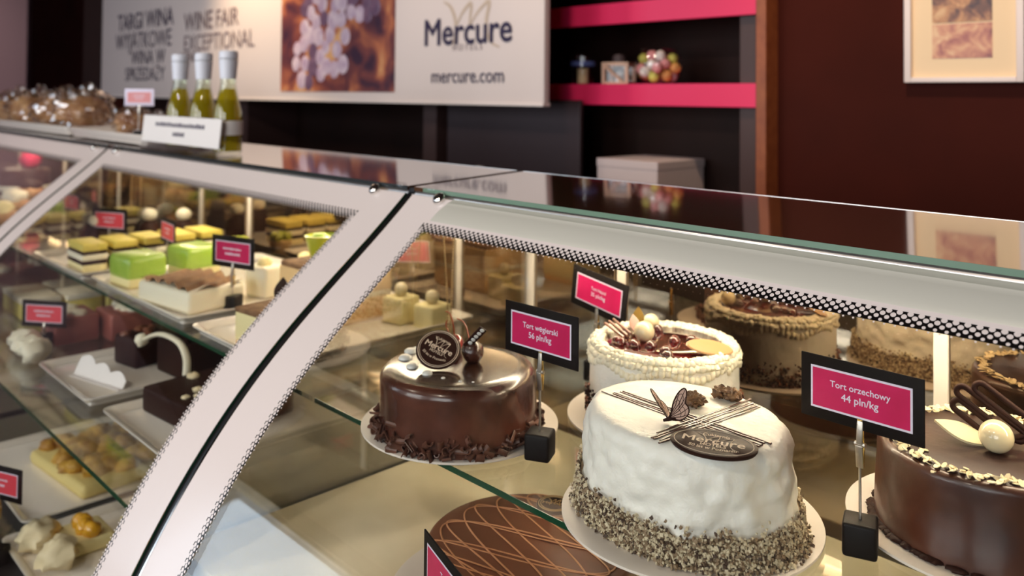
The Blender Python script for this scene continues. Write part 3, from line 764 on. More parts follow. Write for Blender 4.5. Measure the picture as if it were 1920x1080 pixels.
st.tube(smooth_path([(-.060, .034, .119), (-.066, .03, .133), (-.062, .028, .143)], 6), .0009, 6); st.build('stem', 'cherry_stem', ch)
ch = MB().lump((.008, .022, .110), .0175, .12, 1, 20, seed=2).build('cherry', 'choc_glaze', t, 70, label='chocolate coated cherry')
MB().tube(smooth_path([(.000, .022, .126), (-.010, .026, .140), (-.022, .028, .149), (-.036, .028, .151)], 6), .0010, 6).build('stem', 'cherry_stem', ch)
sk = MB(); T = frame_T((.0222, .015, .137), (.70, .12, .70), (-.30, .86, .12))
T = T @ Matrix.Rotation(PI/2+.5, 4, 'X')
sk.rbox(-.026, .022, -.0065, .0065, -.0015, .0015, .003, 0, T)
for k in range(5):
    for zz in (.0015, -.0015): sk.lathe([(.0034, 0), (.0028, .0008*(1 if zz > 0 else -1)), (0, .0009*(1 if zz > 0 else -1))], 12, (-.014+.008*k, 0, zz), 1, T)
sk.build('chocolate_stick', ['choc_dark', 'white_drop'], t, 40, label='dark chocolate stick with white dots')
# --- white walnut cake
plate('cake_board', 'white round board under the white oval walnut cake', -0.625, 0.938, SH, 0.166)
t = thing('walnut_cake', 'white oval cream cake with chocolate butterfly, oval plaque and walnuts, in front', 'cake', (-0.629, 0.933, ZP), -.12, scale=CAM_SCALE)
cake_body(.134, .108, .121, .018, .0058, 32, 1.05, topamp=.0012, seed=4, n=160, nz=26).build('body', 'cream_white', t, 70)
sk_ = MB(); V = []; Fc = []; nn_ = 120
for l in range(5):
    for i in range(nn_):
        an = 2*PI*i/nn_; hgt = .032+.008*noise.noise(Vector((math.cos(an)*3, math.sin(an)*3, 2))); q = 1.088-.010*(l/4)**2-(.022 if l == 4 else 0)
        V.append((.134*q*math.cos(an), .108*q*math.sin(an), hgt*l/4))
for l in range(4):
    for i in range(nn_): j = (i+1) % nn_; Fc.append((l*nn_+i, l*nn_+j, (l+1)*nn_+j, (l+1)*nn_+i))
Fc += [tuple(range(nn_-1, -1, -1)), tuple(range(4*nn_, 5*nn_))]
sk_.add(V, Fc).build('nut_coat', 'nut_mid', t, 50, label='brown nut coat under the crumbs')
rr = random.Random(21); cr = MB()
def crumb_pos(r):
    an = r.random()*2*PI; top = .034+.008*noise.noise(Vector((math.cos(an)*3, math.sin(an)*3, 2)))
    z = r.random()**1.1*top if r.random() < .93 else top+abs(r.gauss(0, .005))
    q = 1.084+.034*r.random()*(1-z/.05)
    if z < .006 and r.random() < .35: q += r.random()*.07
    return (.134*q*math.cos(an), .108*q*math.sin(an), max(z, .0022))
chips(cr, 9000, crumb_pos, .0026, rr, 6)
co = cr.build('nut_crumbs', ['nut_light', 'nut_mid', 'nut_light', 'nut_light', 'nut_mid', 'nut_dark'], t, 0, label='band of chopped nut crumbs round the foot'); co['kind'] = 'stuff'
TZ = .1213
def wl(x, y, z=None): # point before the scaling about the camera to cake-local
    p = Matrix.Rotation(.12, 4, 'Z') @ Vector((x+.593, y-.88, 0)); return Vector((p.x, p.y, TZ if z is None else z))
dz = MB(); rr = random.Random(2)
for k in range(5):
    o_ = (k-2)*.0056+.0012*rr.uniform(-1, 1); e0, e1 = rr.uniform(-.012, .004), rr.uniform(-.012, .004)
    A = Vector((-.700+o_*.35-e0, .868+o_, 0)); Bp = Vector((-.478+o_*.35+e1, .858+o_, 0))
    pts = [wl(A.x+(Bp.x-A.x)*i/24+.0006*rr.uniform(-1, 1), A.y+(Bp.y-A.y)*i/24+.0006*rr.uniform(-1, 1), TZ+.0002) for i in range(25)]
    dz.tube(pts, .0013, 6, 0, flat=.7, taper=lambda q: .7+.5*math.sin(q*9+k)**2+(.7 if q > .96 else 0))
    A = Vector((-.568+o_*.9, .784-o_*.4-e1, 0)); Bp = Vector((-.548+o_*1.0, .970-o_*.2+e0, 0))
    pts = [wl(A.x+(Bp.x-A.x)*i/24+.0006*rr.uniform(-1, 1), A.y+(Bp.y-A.y)*i/24+.0006*rr.uniform(-1, 1), TZ+.0006) for i in range(25)]
    dz.tube(pts, .0013, 6, 0, flat=.7, taper=lambda q: .7+.5*math.sin(q*9+k)**2+(.7 if q > .96 else 0))
dz.build('chocolate_drizzle', 'drizzle', t, 60, label='crossing chocolate drizzle lines')
# oval plaque, major axis along the photo's horizontal
C0 = wl(-.510, .812, TZ+.0045); u = (wl(-.466, .828)-wl(-.552, .794)).normalized(); v = Vector((-u.y, u.x, 0))
v = (v+Vector((0, 0, .12))).normalized(); T = frame_T(C0, u, v)
pq = MB().lathe([(0, -.003), (.046, -.003), (.0475, -.001), (.0475, .0012), (.0462, .002), (0, .002)], 72, (0, 0, 0), 0, T, 1, .60).build('plaque', 'choc_dark', t, 40, label='oval dark chocolate plaque')
mm = MB(); mm.tube([(.0432*math.cos(2*PI*i/80), .0248*math.sin(2*PI*i/80), .0021) for i in range(80)], .0004, 6, 0, True, T)
add_text(mm, 'Mercure', T, width=.068, bold=.018, off=(0, .0018), z=.0023, sy=.8)
add_text(mm, 'HOTELS', T, width=.028, bold=.015, off=(.001, -.0072), z=.0023)
add_text(mm, 'Cukiernia', T, width=.030, bold=.012, off=(.001, .0145), z=.0023, bend=8)
add_text(mm, '50 lat w Poznaniu', T, width=.052, bold=.012, off=(.001, -.0140), z=.0023, bend=-7)
add_swoosh(mm, T, .044, .024, .00032, (.002, .0), .0023)
mm.build('lettering', 'plaque_line', pq, 0)
for i, (x, y) in enumerate(((-.592, .906), (-.578, .956))):
    w_ = MB(); c = wl(x, y)
    for k in range(9):
        w_.lump((c.x+random.uniform(-.014, .014), c.y+random.uniform(-.007, .007), c.z+.006+random.uniform(-.001, .004)), .0072, .85, 3.2, 18, seed=k+i*20, sx=1.2, sz=.8)
    w_.build('walnut', 'walnut', t, 60)
# butterfly
bf = MB(); c = wl(-.585, .833, TZ+.001)
bo = MB().tube([c+Vector((-.004, -.004, .002)), c+Vector((0, 0, .004)), c+Vector((.006, .007, .005))], .0018, 8, taper=lambda q: .5+math.sin(PI*min(max(q, .1), .9))).build('butterfly', 'choc_dark', t, 60, label='chocolate butterfly with two raised wings')
def wing(u, v):
    T = frame_T(c+Vector((0, 0, .004)), u, v) @ Matrix.Scale(.76, 4)
    P = [(0, 0), (.004, .012), (.006, .026), (.012, .040), (.020, .047), (.0245, .043), (.025, .033), (.024, .025), (.029, .019), (.031, .011), (.027, .003), (.016, -.002)]
    P = [(p.x, p.y) for p in smooth_path([(x, y, 0) for x, y in P+[P[0]]], 4)][:-1]
    MB().prism(P, -.0004, .0004, 0, T).build('wing', 'wing', bo, 0)
    vn = MB(); vn.tube([(x, y, 0) for x, y in P], .0011, 6, 0, True, T)
    for q in range(3, len(P), 5): vn.tube([(.001, .002, 0), (P[q][0]*.55+.002, P[q][1]*.5, .0002), (P[q][0], P[q][1], 0)], .0007, 5, 0, False, T)
    for rad in (.62, .82): vn.tube([(x*rad, y*rad, .0001) for x, y in P[6:-8]], .0006, 5, 0, False, T)
    vn.build('wing_veins', 'choc_dark', bo, 60)
wing((.70, .68, .06), (.02, .10, 1)); wing((-.60, .78, .06), (-.42, -.46, .80))
# --- cherry cake
plate('cake_board', 'pale round board under the piped cherry cake', -0.848, 1.187, SH, 0.159)
t = thing('cherry_cake', 'white cream cake with piped rim, dark cherry filling and gold leaves, behind the walnut cake', 'cake', (-0.848, 1.193, ZP), 0, scale=CAM_SCALE)
cake_body(.118, .118, .108, .006, .0012, 20, 1.0, seed=9).build('body', 'cream_white', t, 60)
MB().lathe([(.100, .1075), (.097, .111), (.05, .113), (0, .1135)], 60).build('cherry_filling', 'jam_red', t, 60, label='dark red cherry filling')
rr = random.Random(31); cr = MB()
for i in range(84):
    an = 2*PI*i/84
    for k in range(4):
        r = (.116, .111, .105, .100)[k]+rr.uniform(-.001, .0015); z = (.104, .111, .113, .1105)[k]+rr.uniform(-.001, .0018)
        cr.lump((math.cos(an+.02*k)*r, math.sin(an+.02*k)*r, z), .0066, .45, 2.6, 9, seed=i*3+k, sz=.9)
    cr.lump((math.cos(an)*.1165, math.sin(an)*.1165, .094+.006*math.sin(i*.55)), .0062, .4, 2, 9, seed=i+300, sz=1.2)
cr.build('piped_cream', 'cream_ivory', t, 60, label='rim of piped cream')
cr = MB()
def cp(r):
    an = r.random()*2*PI; z = min(abs(r.gauss(0, .02)), .05); q = .119+.006*r.random(); return (q*math.cos(an), q*math.sin(an), max(z, .003))
chips(cr, 1500, cp, .0032, rr, 2)
co = cr.build('chocolate_crumbs', ['choc_dark', 'choc_milk'], t, 0, label='dark crumbs round the foot'); co['kind'] = 'stuff'
for (x, y, rz, tilt, s) in ((-.055, .005, .6, 1.15, 1), (-.045, -.012, .9, .8, .9)):
    T = rotT((x, y, .118), 0, 0, rz) @ Matrix.Rotation(tilt, 4, 'X')
    out = [(.010*s*math.sin(PI*k/10), .040*s*k/10) for k in range(11)]+[(-.010*s*math.sin(PI*k/10), .040*s*k/10) for k in range(9, 0, -1)]
    MB().prism(out, -.001, .001, 0, T).build('chocolate_leaf', 'brass' if s == 1 else 'choc_milk', t, 0, label='gold-dusted chocolate leaf')
MB().ball((-.022, -.022, .129), .0165, 24).build('chocolate_pearl', 'pearl', t, 60)
MB().ball((-.060, .048, .124), .014, 20).build('chocolate_pearl', 'pearl', t, 60)
sk = MB()
for k in range(3): sk.tube([(-.098+.004*k, -.028+.006*k, .128+.003*k), (-.045+.004*k, -.045+.004*k, .119+.003*k)], .0024, 8)
sk.build('chocolate_sticks', 'choc_milk', t, 40)
T = rotT((.088, -.004, .124), .35, .12, .75)
MB().lathe([(0, -.0015), (.034, -.0015), (.036, 0), (.034, .0018), (.012, .0026), (0, .002)], 40, (0, 0, 0), 0, T, 1.0, .5).build('wafer', 'wafer', t, 40, label='oval caramel wafer')
rr = random.Random(4); ch = MB()
for i in range(14): ch.lump((rr.uniform(-.07, .07), rr.uniform(-.075, .05), .115), .0095, .2, 1, 12, seed=i)
ch.build('cherries', 'jam_red', t, 60, label='glossy stoned cherries'); 
# --- almond chocolate cake
plate('cake_board', 'cream round board under the almond chocolate cake at the right border', -0.345, 1.182, SH, 0.167)
t = thing('almond_cake', 'dark chocolate cake with almond flakes and chocolate fan, cut off by the right border', 'cake', (-0.341, 1.174, ZP), 0, scale=CAM_SCALE)
cake_body(.121, .121, .098, .008, .003, 11, 1.035, topamp=.0015, seed=13).build('body', 'choc_amber', t, 60)
MB().lathe([(.113, .0975), (.110, .0992), (0, .0994)], 80).build('glaze_top', 'choc_matt', t, 60, label='dark chocolate top')
rr = random.Random(17); al = MB()
for i in range(330):
    an = rr.random()*2*PI; r = .107+rr.gauss(0, .0045); z = .1003+abs(rr.gauss(0, .0012))
    if r > .117: z = .096
    L = rr.uniform(.0035, .0068); T = rotT((math.cos(an)*r, math.sin(an)*r, z), rr.gauss(0, .35), rr.gauss(0, .35), rr.random()*6)
    al.prism([(L*math.cos(2*PI*k/8), L*.55*math.sin(2*PI*k/8)) for k in range(8)], -.0004, .0004, 0, T)
co = al.build('almond_flakes', 'almond', t, 0, label='ring of almond flakes on the rim'); co['kind'] = 'stuff'
rf = MB()
for i in range(150):
    an = rr.random()*2*PI
    rf.lump((math.cos(an)*.1255, math.sin(an)*.1255, .002), .006, .6, 2.4, 10, seed=i, sx=1.4, sz=.5)
co = rf.build('chocolate_foot', 'choc_dark', t, 60, label='ragged chocolate drips at the foot'); co['kind'] = 'stuff'
fn = MB(); T = frame_T((.0, .010, .132), (.84, .10, -.54), (.52, .25, .82))
def loop(x0, x1, w): 
    pts = []
    for k in range(9): a2 = PI/2+PI*k/8; pts.append((x0+w*math.cos(a2), w*math.sin(a2), 0))
    for k in range(9): a2 = -PI/2+PI*k/8; pts.append((x1+w*math.cos(a2), w*math.sin(a2), 0))
    return pts
for k, (x0, x1) in enumerate(((-.030, .026), (-.036, .034), (-.024, .044))):
    fn.tube([(p[0], p[1]+.0165*(k-1), p[2]) for p in loop(x0, x1, .0066)], .0036, 10, 0, True, T)
fn.tube([(.020, -.024, 0), (.036, .0, 0), (.046, .022, 0)], .004, 8, 0, False, T)
fn.build('chocolate_fan', 'choc_dark', t, 60, label='looped dark chocolate fan')
MB().ball((.014, -.020, .1178), .0185, 24).build('chocolate_pearl', 'pearl', t, 60)
T = rotT((-.016, -.012, .108), .35, .28, .35)
out = [(-.040+.066*k/12, .015*math.sin(PI*k/12)) for k in range(13)]+[(-.040+.066*k/12, -.015*math.sin(PI*k/12)) for k in range(11, 0, -1)]
MB().prism(out, -.0015, .0015, 0, T).build('white_chocolate_leaf', 'pearl', t, 0)
# --- net pattern cake on the deck
plate('cake_board', 'cream board under the net patterned cake on the lower deck', -.870, .86, .70, .180)
t = thing('net_cake', 'flat milk chocolate cake with looping net pattern on the lower deck', 'cake', (-.85, .872, .7066))
cake_body(.152, .146, .072, .006, .0008, 14, 1.0, seed=15).build('body', 'choc_milk', t, 50)
T = Matrix.Translation((0, 0, .0725)) @ Matrix.Rotation(.06, 4, 'Z'); nt_ = MB(); P = []
N = 1200
for i in range(N):
    th = 2*PI*i/N; y = .118*math.cos(4*th+.35)+.012*math.sin(11*th); x = .132*math.sqrt(max(.05, 1-(y/.150)**2))*math.cos(11*th)
    P.append((x, y, .0004+.0006*math.sin(th*17)))
nt_.tube(P, .0014, 6, 0, True, T, flat=.6)
nt_.build('net_icing', 'net_line', t, 60, label='looping caramel icing lines')
md = MB().lathe([(0, 0), (.027, 0), (.028, .002), (.027, .005), (0, .005)], 48, (-.045, .100, .0727)).build('medallion', 'choc_dark', t, 40, label='round chocolate medallion')
mm = MB(); T = frame_T((-.045, .100, .0778), (.83, .55, 0), (-.55, .83, 0))
for R in (.0245, .021): mm.tube([(R*math.cos(2*PI*i/48), R*math.sin(2*PI*i/48), .0002) for i in range(48)], .0009, 6, 0, True, T)
add_text(mm, 'Mercure', T, width=.036, bold=.03, z=.0004); add_swoosh(mm, T, .022, .02, .0006, (0, .001), .0005)
mm.build('lettering', 'plaque_tan', md, 0)

# --- bead chains
def chain(x, y, z0, z1, label, dx=0, m='chain_metal'):
    c = MB(); n = int((z1-z0)/.0058)
    at = lambda q: (dx*q**1.6, 0, q*(z1-z0))
    c.tube([at(i/12) for i in range(13)], .0008, 6)
    for i in range(n): c.ball(at(i/n), .0021, 8)
    tag(c.build('bead_chain', m, None, 60, (x, y, z0)), label, 'chain', 'bead chains hanging from the case tops')
chain(-1.276, 1.075, .915, 1.2135, 'left bead chain of the pair hanging behind the chocolate cake', -.030)
chain(-1.270, 1.075, .915, 1.2135, 'right bead chain of the pair hanging behind the chocolate cake', .010)
chain(-2.945, 1.07, 1.00, 1.2135, 'left bead chain of the pair hanging at the far end of the middle case')
chain(-2.915, 1.09, 1.00, 1.2135, 'right bead chain of the pair hanging at the far end of the middle case')

# ------------------------------------------------------------------ middle case
def tray(label, x0, x1, y0, y1, z, h=.022, group='white porcelain trays'):
    cx, cy = (x0+x1)/2, (y0+y1)/2; w, d = (x1-x0)/2, (y1-y0)/2
    m = MB(); m.rbox(-w+.015, w-.015, -d+.015, d-.015, 0, .009, .006)
    def ringpts(q, zz): 
        out = []; b = .02
        for sx, sy, a0 in ((1, 1, 0), (-1, 1, 90), (-1, -1, 180), (1, -1, 270)):
            for k in range(5): a = math.radians(a0+k*22.5); out.append((sx*(w-q-b)+b*math.cos(a), sy*(d-q-b)+b*math.sin(a), zz))
        return out
    R = [ringpts(.018, .002), ringpts(0, h-.003), ringpts(0, h), ringpts(.006, h), ringpts(.022, .0095)]; n = len(R[0]); V = sum(R, []); Fc = []
    for l in range(4):
        for i in range(n): j = (i+1) % n; Fc.append((l*n+i, l*n+j, (l+1)*n+j, (l+1)*n+i))
    m.add(V, Fc)
    return tag(m.build('tray', 'porcelain', None, 40, (cx, cy, z)), label, 'tray', group)
tray('white tray of layered yellow slices at the far end of the upper shelf', -3.045, -2.586, 0.797, 1.336, SH)
tray('white tray of green cakes and cream slice in the middle of the upper shelf', -2.544, -1.929, 0.814, 1.336, SH)
tray('white tray with the caramel cheesecake slice at the near end of the upper shelf', -1.866, -1.484, 0.811, 1.336, SH)
TS = SH+.0095
def slice_box(name, label, cat, x, y, z, w, d, layers, rot=0, group=None, extra=None):
    t = thing(name, label, cat, (x, y, z), rot, group, CAM_SCALE); zz = 0
    for i, (h, m, nm) in enumerate(layers):
        e = .001*((i*7) % 3); MB().rbox(-w/2-e, w/2+e, -d/2-e, d/2+e, zz, zz+h, .004).build(nm, m, t, 50); zz += h*.985
    return t, zz
LY = [(.020, 'custard', 'cream_layer'), (.012, 'choc_dark', 'chocolate_layer'), (.016, 'cream_ivory', 'cream_layer'), (.010, 'choc_dark', 'chocolate_layer'), (.020, 'cake_yellow', 'top_layer')]
order = ['frontmost', 'second from the front', 'third from the front', 'fourth from the front', 'rearmost']
for i in range(5):
    slice_box('layer_slice', order[i]+' yellow topped layered slice in the row at the far end', 'cake slice', -2.724, .864+.09*i, TS, .13, .066, LY, 0, 'row of yellow layered slices')
kt = thing('fruit_tart', 'yellow-green fruit topping piece behind the row of layered slices', 'tart', (-2.618, 1.298, SH))
MB().lathe([(0, 0), (.03, 0), (.04, .04), (0, .04)], 24).build('crust', 'sponge', kt); f = MB()
for k in range(7): f.lump((.022*math.cos(k*.9)*(k > 0), .022*math.sin(k*.9)*(k > 0), .052), .016, .3, 1, 12, seed=k)
f.build('fruit', 'kiwi', kt, 60)
for i, (x, y) in enumerate(((-3.016, 0.986), (-3.032, 1.166), (-2.968, 1.261))):
    t = thing('mousse_dome', ['front dark mousse dome with white ball, nearest the left border', 'middle dark mousse dome with white ball', 'right-hand dark mousse dome with white ball'][i], 'dessert', (x, y, TS), 0, 'dark mousse domes topped with white balls', CAM_SCALE)
    MB().lathe([(0, 0), (.038, 0), (.040, .03), (.032, .06), (.018, .075), (0, .08)], 28).build('mousse', 'choc_dark', t, 60)
    MB().ball((0, 0, .094), .026, 20, sz=.8).build('white_ball', 'cream_ivory', t, 60)
for i, (x, y) in enumerate(((-2.406, 0.896), (-2.427, 1.065))):
    t = thing('green_cake', ['green iced square cake in front on the middle tray', 'green iced square cake behind the other on the middle tray'][i], 'cake', (x, y, TS), .1, 'green iced cakes', CAM_SCALE)
    MB().rbox(-.055, .055, -.05, .05, 0, .03, .008).build('cream_base', 'custard', t, 50)
    b_ = MB().rbox(-.058, .058, -.053, .053, .022, .082, .014).build('icing', 'cake_green', t, 50)
t = thing('cream_slice', 'long cream slice with rippled cocoa top, nearest the glass on the middle tray', 'cake slice', (-2.104, .917, TS), .15, scale=CAM_SCALE)
MB().rbox(-.11, .11, -.075, .075, 0, .052, .010).build('cream', 'cream_ivory', t, 50)
c = MB(); nx, ny = 40, 16; V = []; Fc = []
for i in range(nx+1):
    for j in range(ny+1):
        x = -.105+.21*i/nx; y = -.07+.14*j/ny; V.append((x, y, .053+.006*math.sin(i*.75+j*.6)+.01*math.exp(-((i/nx-.5)*3)**2)))
k0 = len(V); V += [(x, y, .045) for x, y, z in V]
for i in range(nx):
    for j in range(ny):
        a = i*(ny+1)+j; q = (a, a+ny+1, a+ny+2, a+1); Fc.append(q); Fc.append(tuple(k0+v_ for v_ in reversed(q)))
c.add(V, Fc); c.build('cocoa_top', 'cocoa', t, 60)
for i, (x, y) in enumerate(((-2.051, 1.092), (-2.046, 1.208))):
    t = thing('white_slice', ['white cream cake piece just behind the cocoa cream slice', 'white cream cake piece at the back of the middle tray'][i], 'cake slice', (x, y, TS), .2, 'white cream pieces', CAM_SCALE)
    MB().rbox(-.04, .04, -.03, .03, 0, .075, .008).build('cream', 'cream_ivory', t, 50)
    MB().lump((0, 0, .078), .018, .3, 1, 12).build('custard_dab', 'custard', t, 60)
t, zz = slice_box('caramel_cake', 'tall layered cake block with brown top, behind the near tray slice', 'cake', -1.76, 1.124, TS, .19, .17, [(.05, 'sponge', 'sponge_layer'), (.012, 'cream_ivory', 'cream_layer'), (.05, 'sponge', 'sponge_layer'), (.012, 'cocoa', 'top_layer')], .05)
kc = thing('lime_cup', 'green cup shaped lime sweet standing on the brown topped cake block', 'dessert', (-1.802, 1.108, TS+zz*CAM_SCALE), scale=CAM_SCALE)
MB().lathe([(0, 0), (.022, 0), (.036, .05), (.038, .055), (.034, .056), (.02, .02), (0, .016)], 28).build('cup', 'kiwi', kc, 50)
MB().lump((0, 0, .046), .024, .3, 1, 14, sz=.6).build('filling', 'cake_green', kc, 60)
t, zz = slice_box('cheesecake_slice', 'pale cheesecake slice with brown top and dark chocolate leaf, beside the case joint', 'cake slice', -1.627, .89, TS, .12, .10, [(.014, 'sponge', 'crust'), (.055, 'custard', 'filling'), (.010, 'cocoa', 'top_layer')], .1)
T = rotT((-.01, .02, zz-.004), 0, 0, .7) @ Matrix.Rotation(1.2, 4, 'X')
out = [(.016*math.sin(PI*k/10), .058*k/10) for k in range(11)]+[(-.016*math.sin(PI*k/10), .058*k/10) for k in range(9, 0, -1)]
MB().prism(out, -.0015, .0015, 0, T).build('chocolate_leaf', 'choc_dark', t, 0)
for i, (x, y) in enumerate(((-1.605, 1.205), (-1.525, 1.235))):
    t = thing('pearl_mousse', ['cream square mousse with gold ball, left of two seen behind the chocolate cake', 'cream square mousse with gold ball, right of two seen behind the chocolate cake'][i], 'dessert', (x, y, TS-.0095*(i == 1)), .1, 'square mousses topped with gold balls')
    MB().rbox(-.032, .032, -.032, .032, 0, .06, .006).build('mousse', 'custard', t, 50)
    MB().ball((0, 0, .0755), .0165, 20).build('gold_ball', 'pearl', t, 60)
# middle shelf of that case
MS = .70
def choc_block(label, x, y, w, d, h, rot, dab, sd):
    t = thing('chocolate_brownie', label, 'cake', (x, y, MS+.0095), rot, 'dark chocolate cakes on the middle shelf')
    MB().rbox(-w/2, w/2, -d/2, d/2, 0, h, .008).build('body', 'choc_dark', t, 50); rr = random.Random(sd); c = MB()
    for k in range(10): c.lump((rr.uniform(-.4, .4)*w, rr.uniform(-.4, .4)*d, h+.003), rr.uniform(.008, .016), .4, 2, 10, seed=k+sd, sz=.5)
    c.build('topping', dab, t, 60); return t
tray('white tray with the white-bowed chocolate cakes on the middle glass shelf', -2.40, -2.03, .645, 1.15, MS)
tray('white tray with the nut-dabbed chocolate cake on the middle glass shelf', -1.96, -1.56, .655, 1.15, MS)
choc_block('small chocolate cake on the tray left of the white bow', -2.27, .86, .10, .10, .075, .2, 'choc_milk', 3)
choc_block('larger chocolate cake behind the white chocolate bow', -2.115, .93, .13, .13, .085, .1, 'choc_dark', 4)
choc_block('wide chocolate cake with pale nut dabs and rosy chips on the near tray', -1.80, .85, .26, .22, .055, .1, 'almond', 5)
t = thing('paper_doily', 'white scalloped paper standing at the edge of the bow tray', 'paper', (-2.18, .72, MS+.0095), .25)
out = [(-.10, 0)]+[(-.10+.2*k/30, .045+.012*abs(math.sin(k*PI/10))-.025*(k/30)) for k in range(31)]+[(.10, 0)]
MB().prism(out, -.001, .001, 0, Matrix.Rotation(PI/2-.5, 4, 'X')).build('sheet', 'paper_white', t, 0)
MB().rbox(-.10, .10, -.012, .004, 0, .002, .0008).build('fold', 'paper_white', t, 0)
t = thing('chocolate_bow', 'white chocolate arch curving over the larger chocolate cake', 'chocolate decoration', (-2.06, .865, MS+.0095), .35)
P = smooth_path([(-.10, -.02, .088), (-.06, -.02, .108), (-.01, -.03, .118), (.05, -.04, .110), (.085, -.05, .080), (.095, -.06, .040), (.095, -.065, .006)], 4)
MB().tube(P, .009, 8, flat=.6).build('arch', 'cream_ivory', t, 60)
MB().lump((-.10, -.02, .092), .016, .3, 1, 12).build('knot', 'cream_ivory', t, 60)
for i, (x, y, w) in enumerate(((-2.99, .80, .12), (-2.98, .92, .12), (-2.97, 1.04, .12))):
    slice_box('lemon_slice', ['pale lemon slice at the left border, nearest the glass', 'pale lemon slice, middle of the row by the left border', 'pale lemon slice, farthest of the row by the left border'][i], 'cake slice', x, y, MS, w, .10, [(.045, 'lemon', 'filling'), (.018, 'cream_ivory', 'cream_layer')], 0, 'lemon slices on the middle shelf')
for i, (x, y) in enumerate(((-2.66, .80), (-2.60, .93))):
    t, zz = slice_box('rose_cake', ['rose-brown cake block behind the red price card', 'second rose-brown cake block, right of the first'][i], 'cake', x, y, MS, .13, .11, [(.07, 'rose', 'body')], 0, 'rose-brown cakes')
    c = MB()
    for k in range(5): c.lump((-.045+.0225*k, .01*math.sin(k*2), zz+.006), .018, .3, 1.4, 12, seed=k+i, sz=.6)
    c.build('cream_swirl', 'cream_ivory', t, 60)
t = thing('white_meringue', 'large pale meringue at the left border below the red price card', 'dessert', (-2.56, .665, MS))
c = MB()
for k in range(6): c.lump((-.06+.03*k, .01*math.sin(k*2.1), .03), .032, .35, 1.3, 14, seed=k+40, sz=.9)
c.build('meringue', 'cream_ivory', t, 60)
# bottom deck of that case
DZ = .38
tray('white tray of yellow quiche at the bottom of the middle case', -2.78, -2.225, .575, 1.05, DZ)
tray('white tray of apricot pastries in the bottom left corner of the photo', -2.19, -1.72, .52, 1.05, DZ)
t = thing('quiche', 'large golden baked tart with browned ridges on the bottom tray', 'tart', (-2.45, .83, DZ+.0095), .1)
MB().rbox(-.17, .17, -.13, .13, 0, .035, .015).build('crust', 'pale_dough', t, 50)
c = MB(); rr = random.Random(8)
for k in range(60): c.lump((rr.uniform(-.15, .15), rr.uniform(-.115, .115), .035+rr.uniform(0, .02)), rr.uniform(.02, .034), .4, 1.6, 10, seed=k, sz=.6)
c.build('baked_top', 'quiche_top', t, 60)
for i, (x, y) in enumerate(((-2.06, .66), (-2.03, .80), (-1.90, .72))):
    t = thing('apricot_pastry', ['apricot pastry nearest the glass on the bottom tray', 'apricot pastry behind the first on the bottom tray', 'apricot pastry at the right of the bottom tray'][i], 'pastry', (x, y, DZ+.0095), .3*i, 'apricot pastries')
    MB().rbox(-.06, .06, -.05, .05, 0, .03, .012).build('dough', 'custard', t, 50)
    c = MB()
    for k in range(4): c.lump((-.03+.02*k, .012*math.sin(k*3), .038), .02, .25, 1, 12, seed=k)
    c.build('apricots', 'apricot', t, 60)
for i, (x, y) in enumerate(((-2.10, .575), (-1.99, .585))):
    tag(MB().lump((0, 0, .032), .04, .5, 1.5, 18, seed=i+60, sz=.8).build('almond_ball', 'almond', None, 60, (x, y, DZ+.0105)), ['flaky white almond ball at the bottom left corner', 'flaky white almond ball right of the corner one'][i], 'pastry', 'almond balls')
price_card('pinkish price card in front of the golden tart near the bottom left', -2.12, .50, DZ, .42, None, .3, h=.14, pink='card_red', blur_seed=7)
# farthest case
for i, (x, y, nm, m1, m2, lab) in enumerate(((-4.1, 1.0, 'cream_bun', 'bread', 'cream_ivory', 'cream filled bun in the farthest case, largest one in view'), (-3.75, .86, 'cream_bun', 'bread', 'custard', 'brown bun at the left border of the farthest case'), (-4.55, 1.18, 'cream_bun', 'bread', 'choc_dark', 'dark bun at the back of the farthest case'))):
    t = thing(nm, lab, 'bun', (x, y, SH), 0, 'buns in the farthest case')
    MB().lump((0, 0, .045), .07, .15, 1, 18, sz=.62, seed=i).build('bun', m1, t, 60)
    MB().lump((0, 0, .085), .052, .3, 1.3, 16, sz=.6, seed=i+4).build('filling', m2, t, 60)
tag(MB().lump((0, 0, .05), .05, .3, 1.2, 16, seed=3).build('pink_meringue', 'pink_board', None, 60, (-4.72, 1.22, 1.03)), 'bright pink sweet high in the farthest case', 'dessert')
t = thing('sweet_support', 'tall dark round block added to hold up the pink sweet in the farthest case', 'cake', (-4.72, 1.20, SH))  # cake-shaped support added so the pink sweet does not float
MB().lathe([(0, 0), (.11, 0), (.115, .01), (.112, .145), (.10, .155), (0, .156)], 36).build('body', 'choc_dark', t, 50)
MB().lathe([(.1155, .05), (.118, .055), (.118, .07), (.115, .075), (.1155, .05)], 36).build('support_band', 'cream_ivory', t, 50)
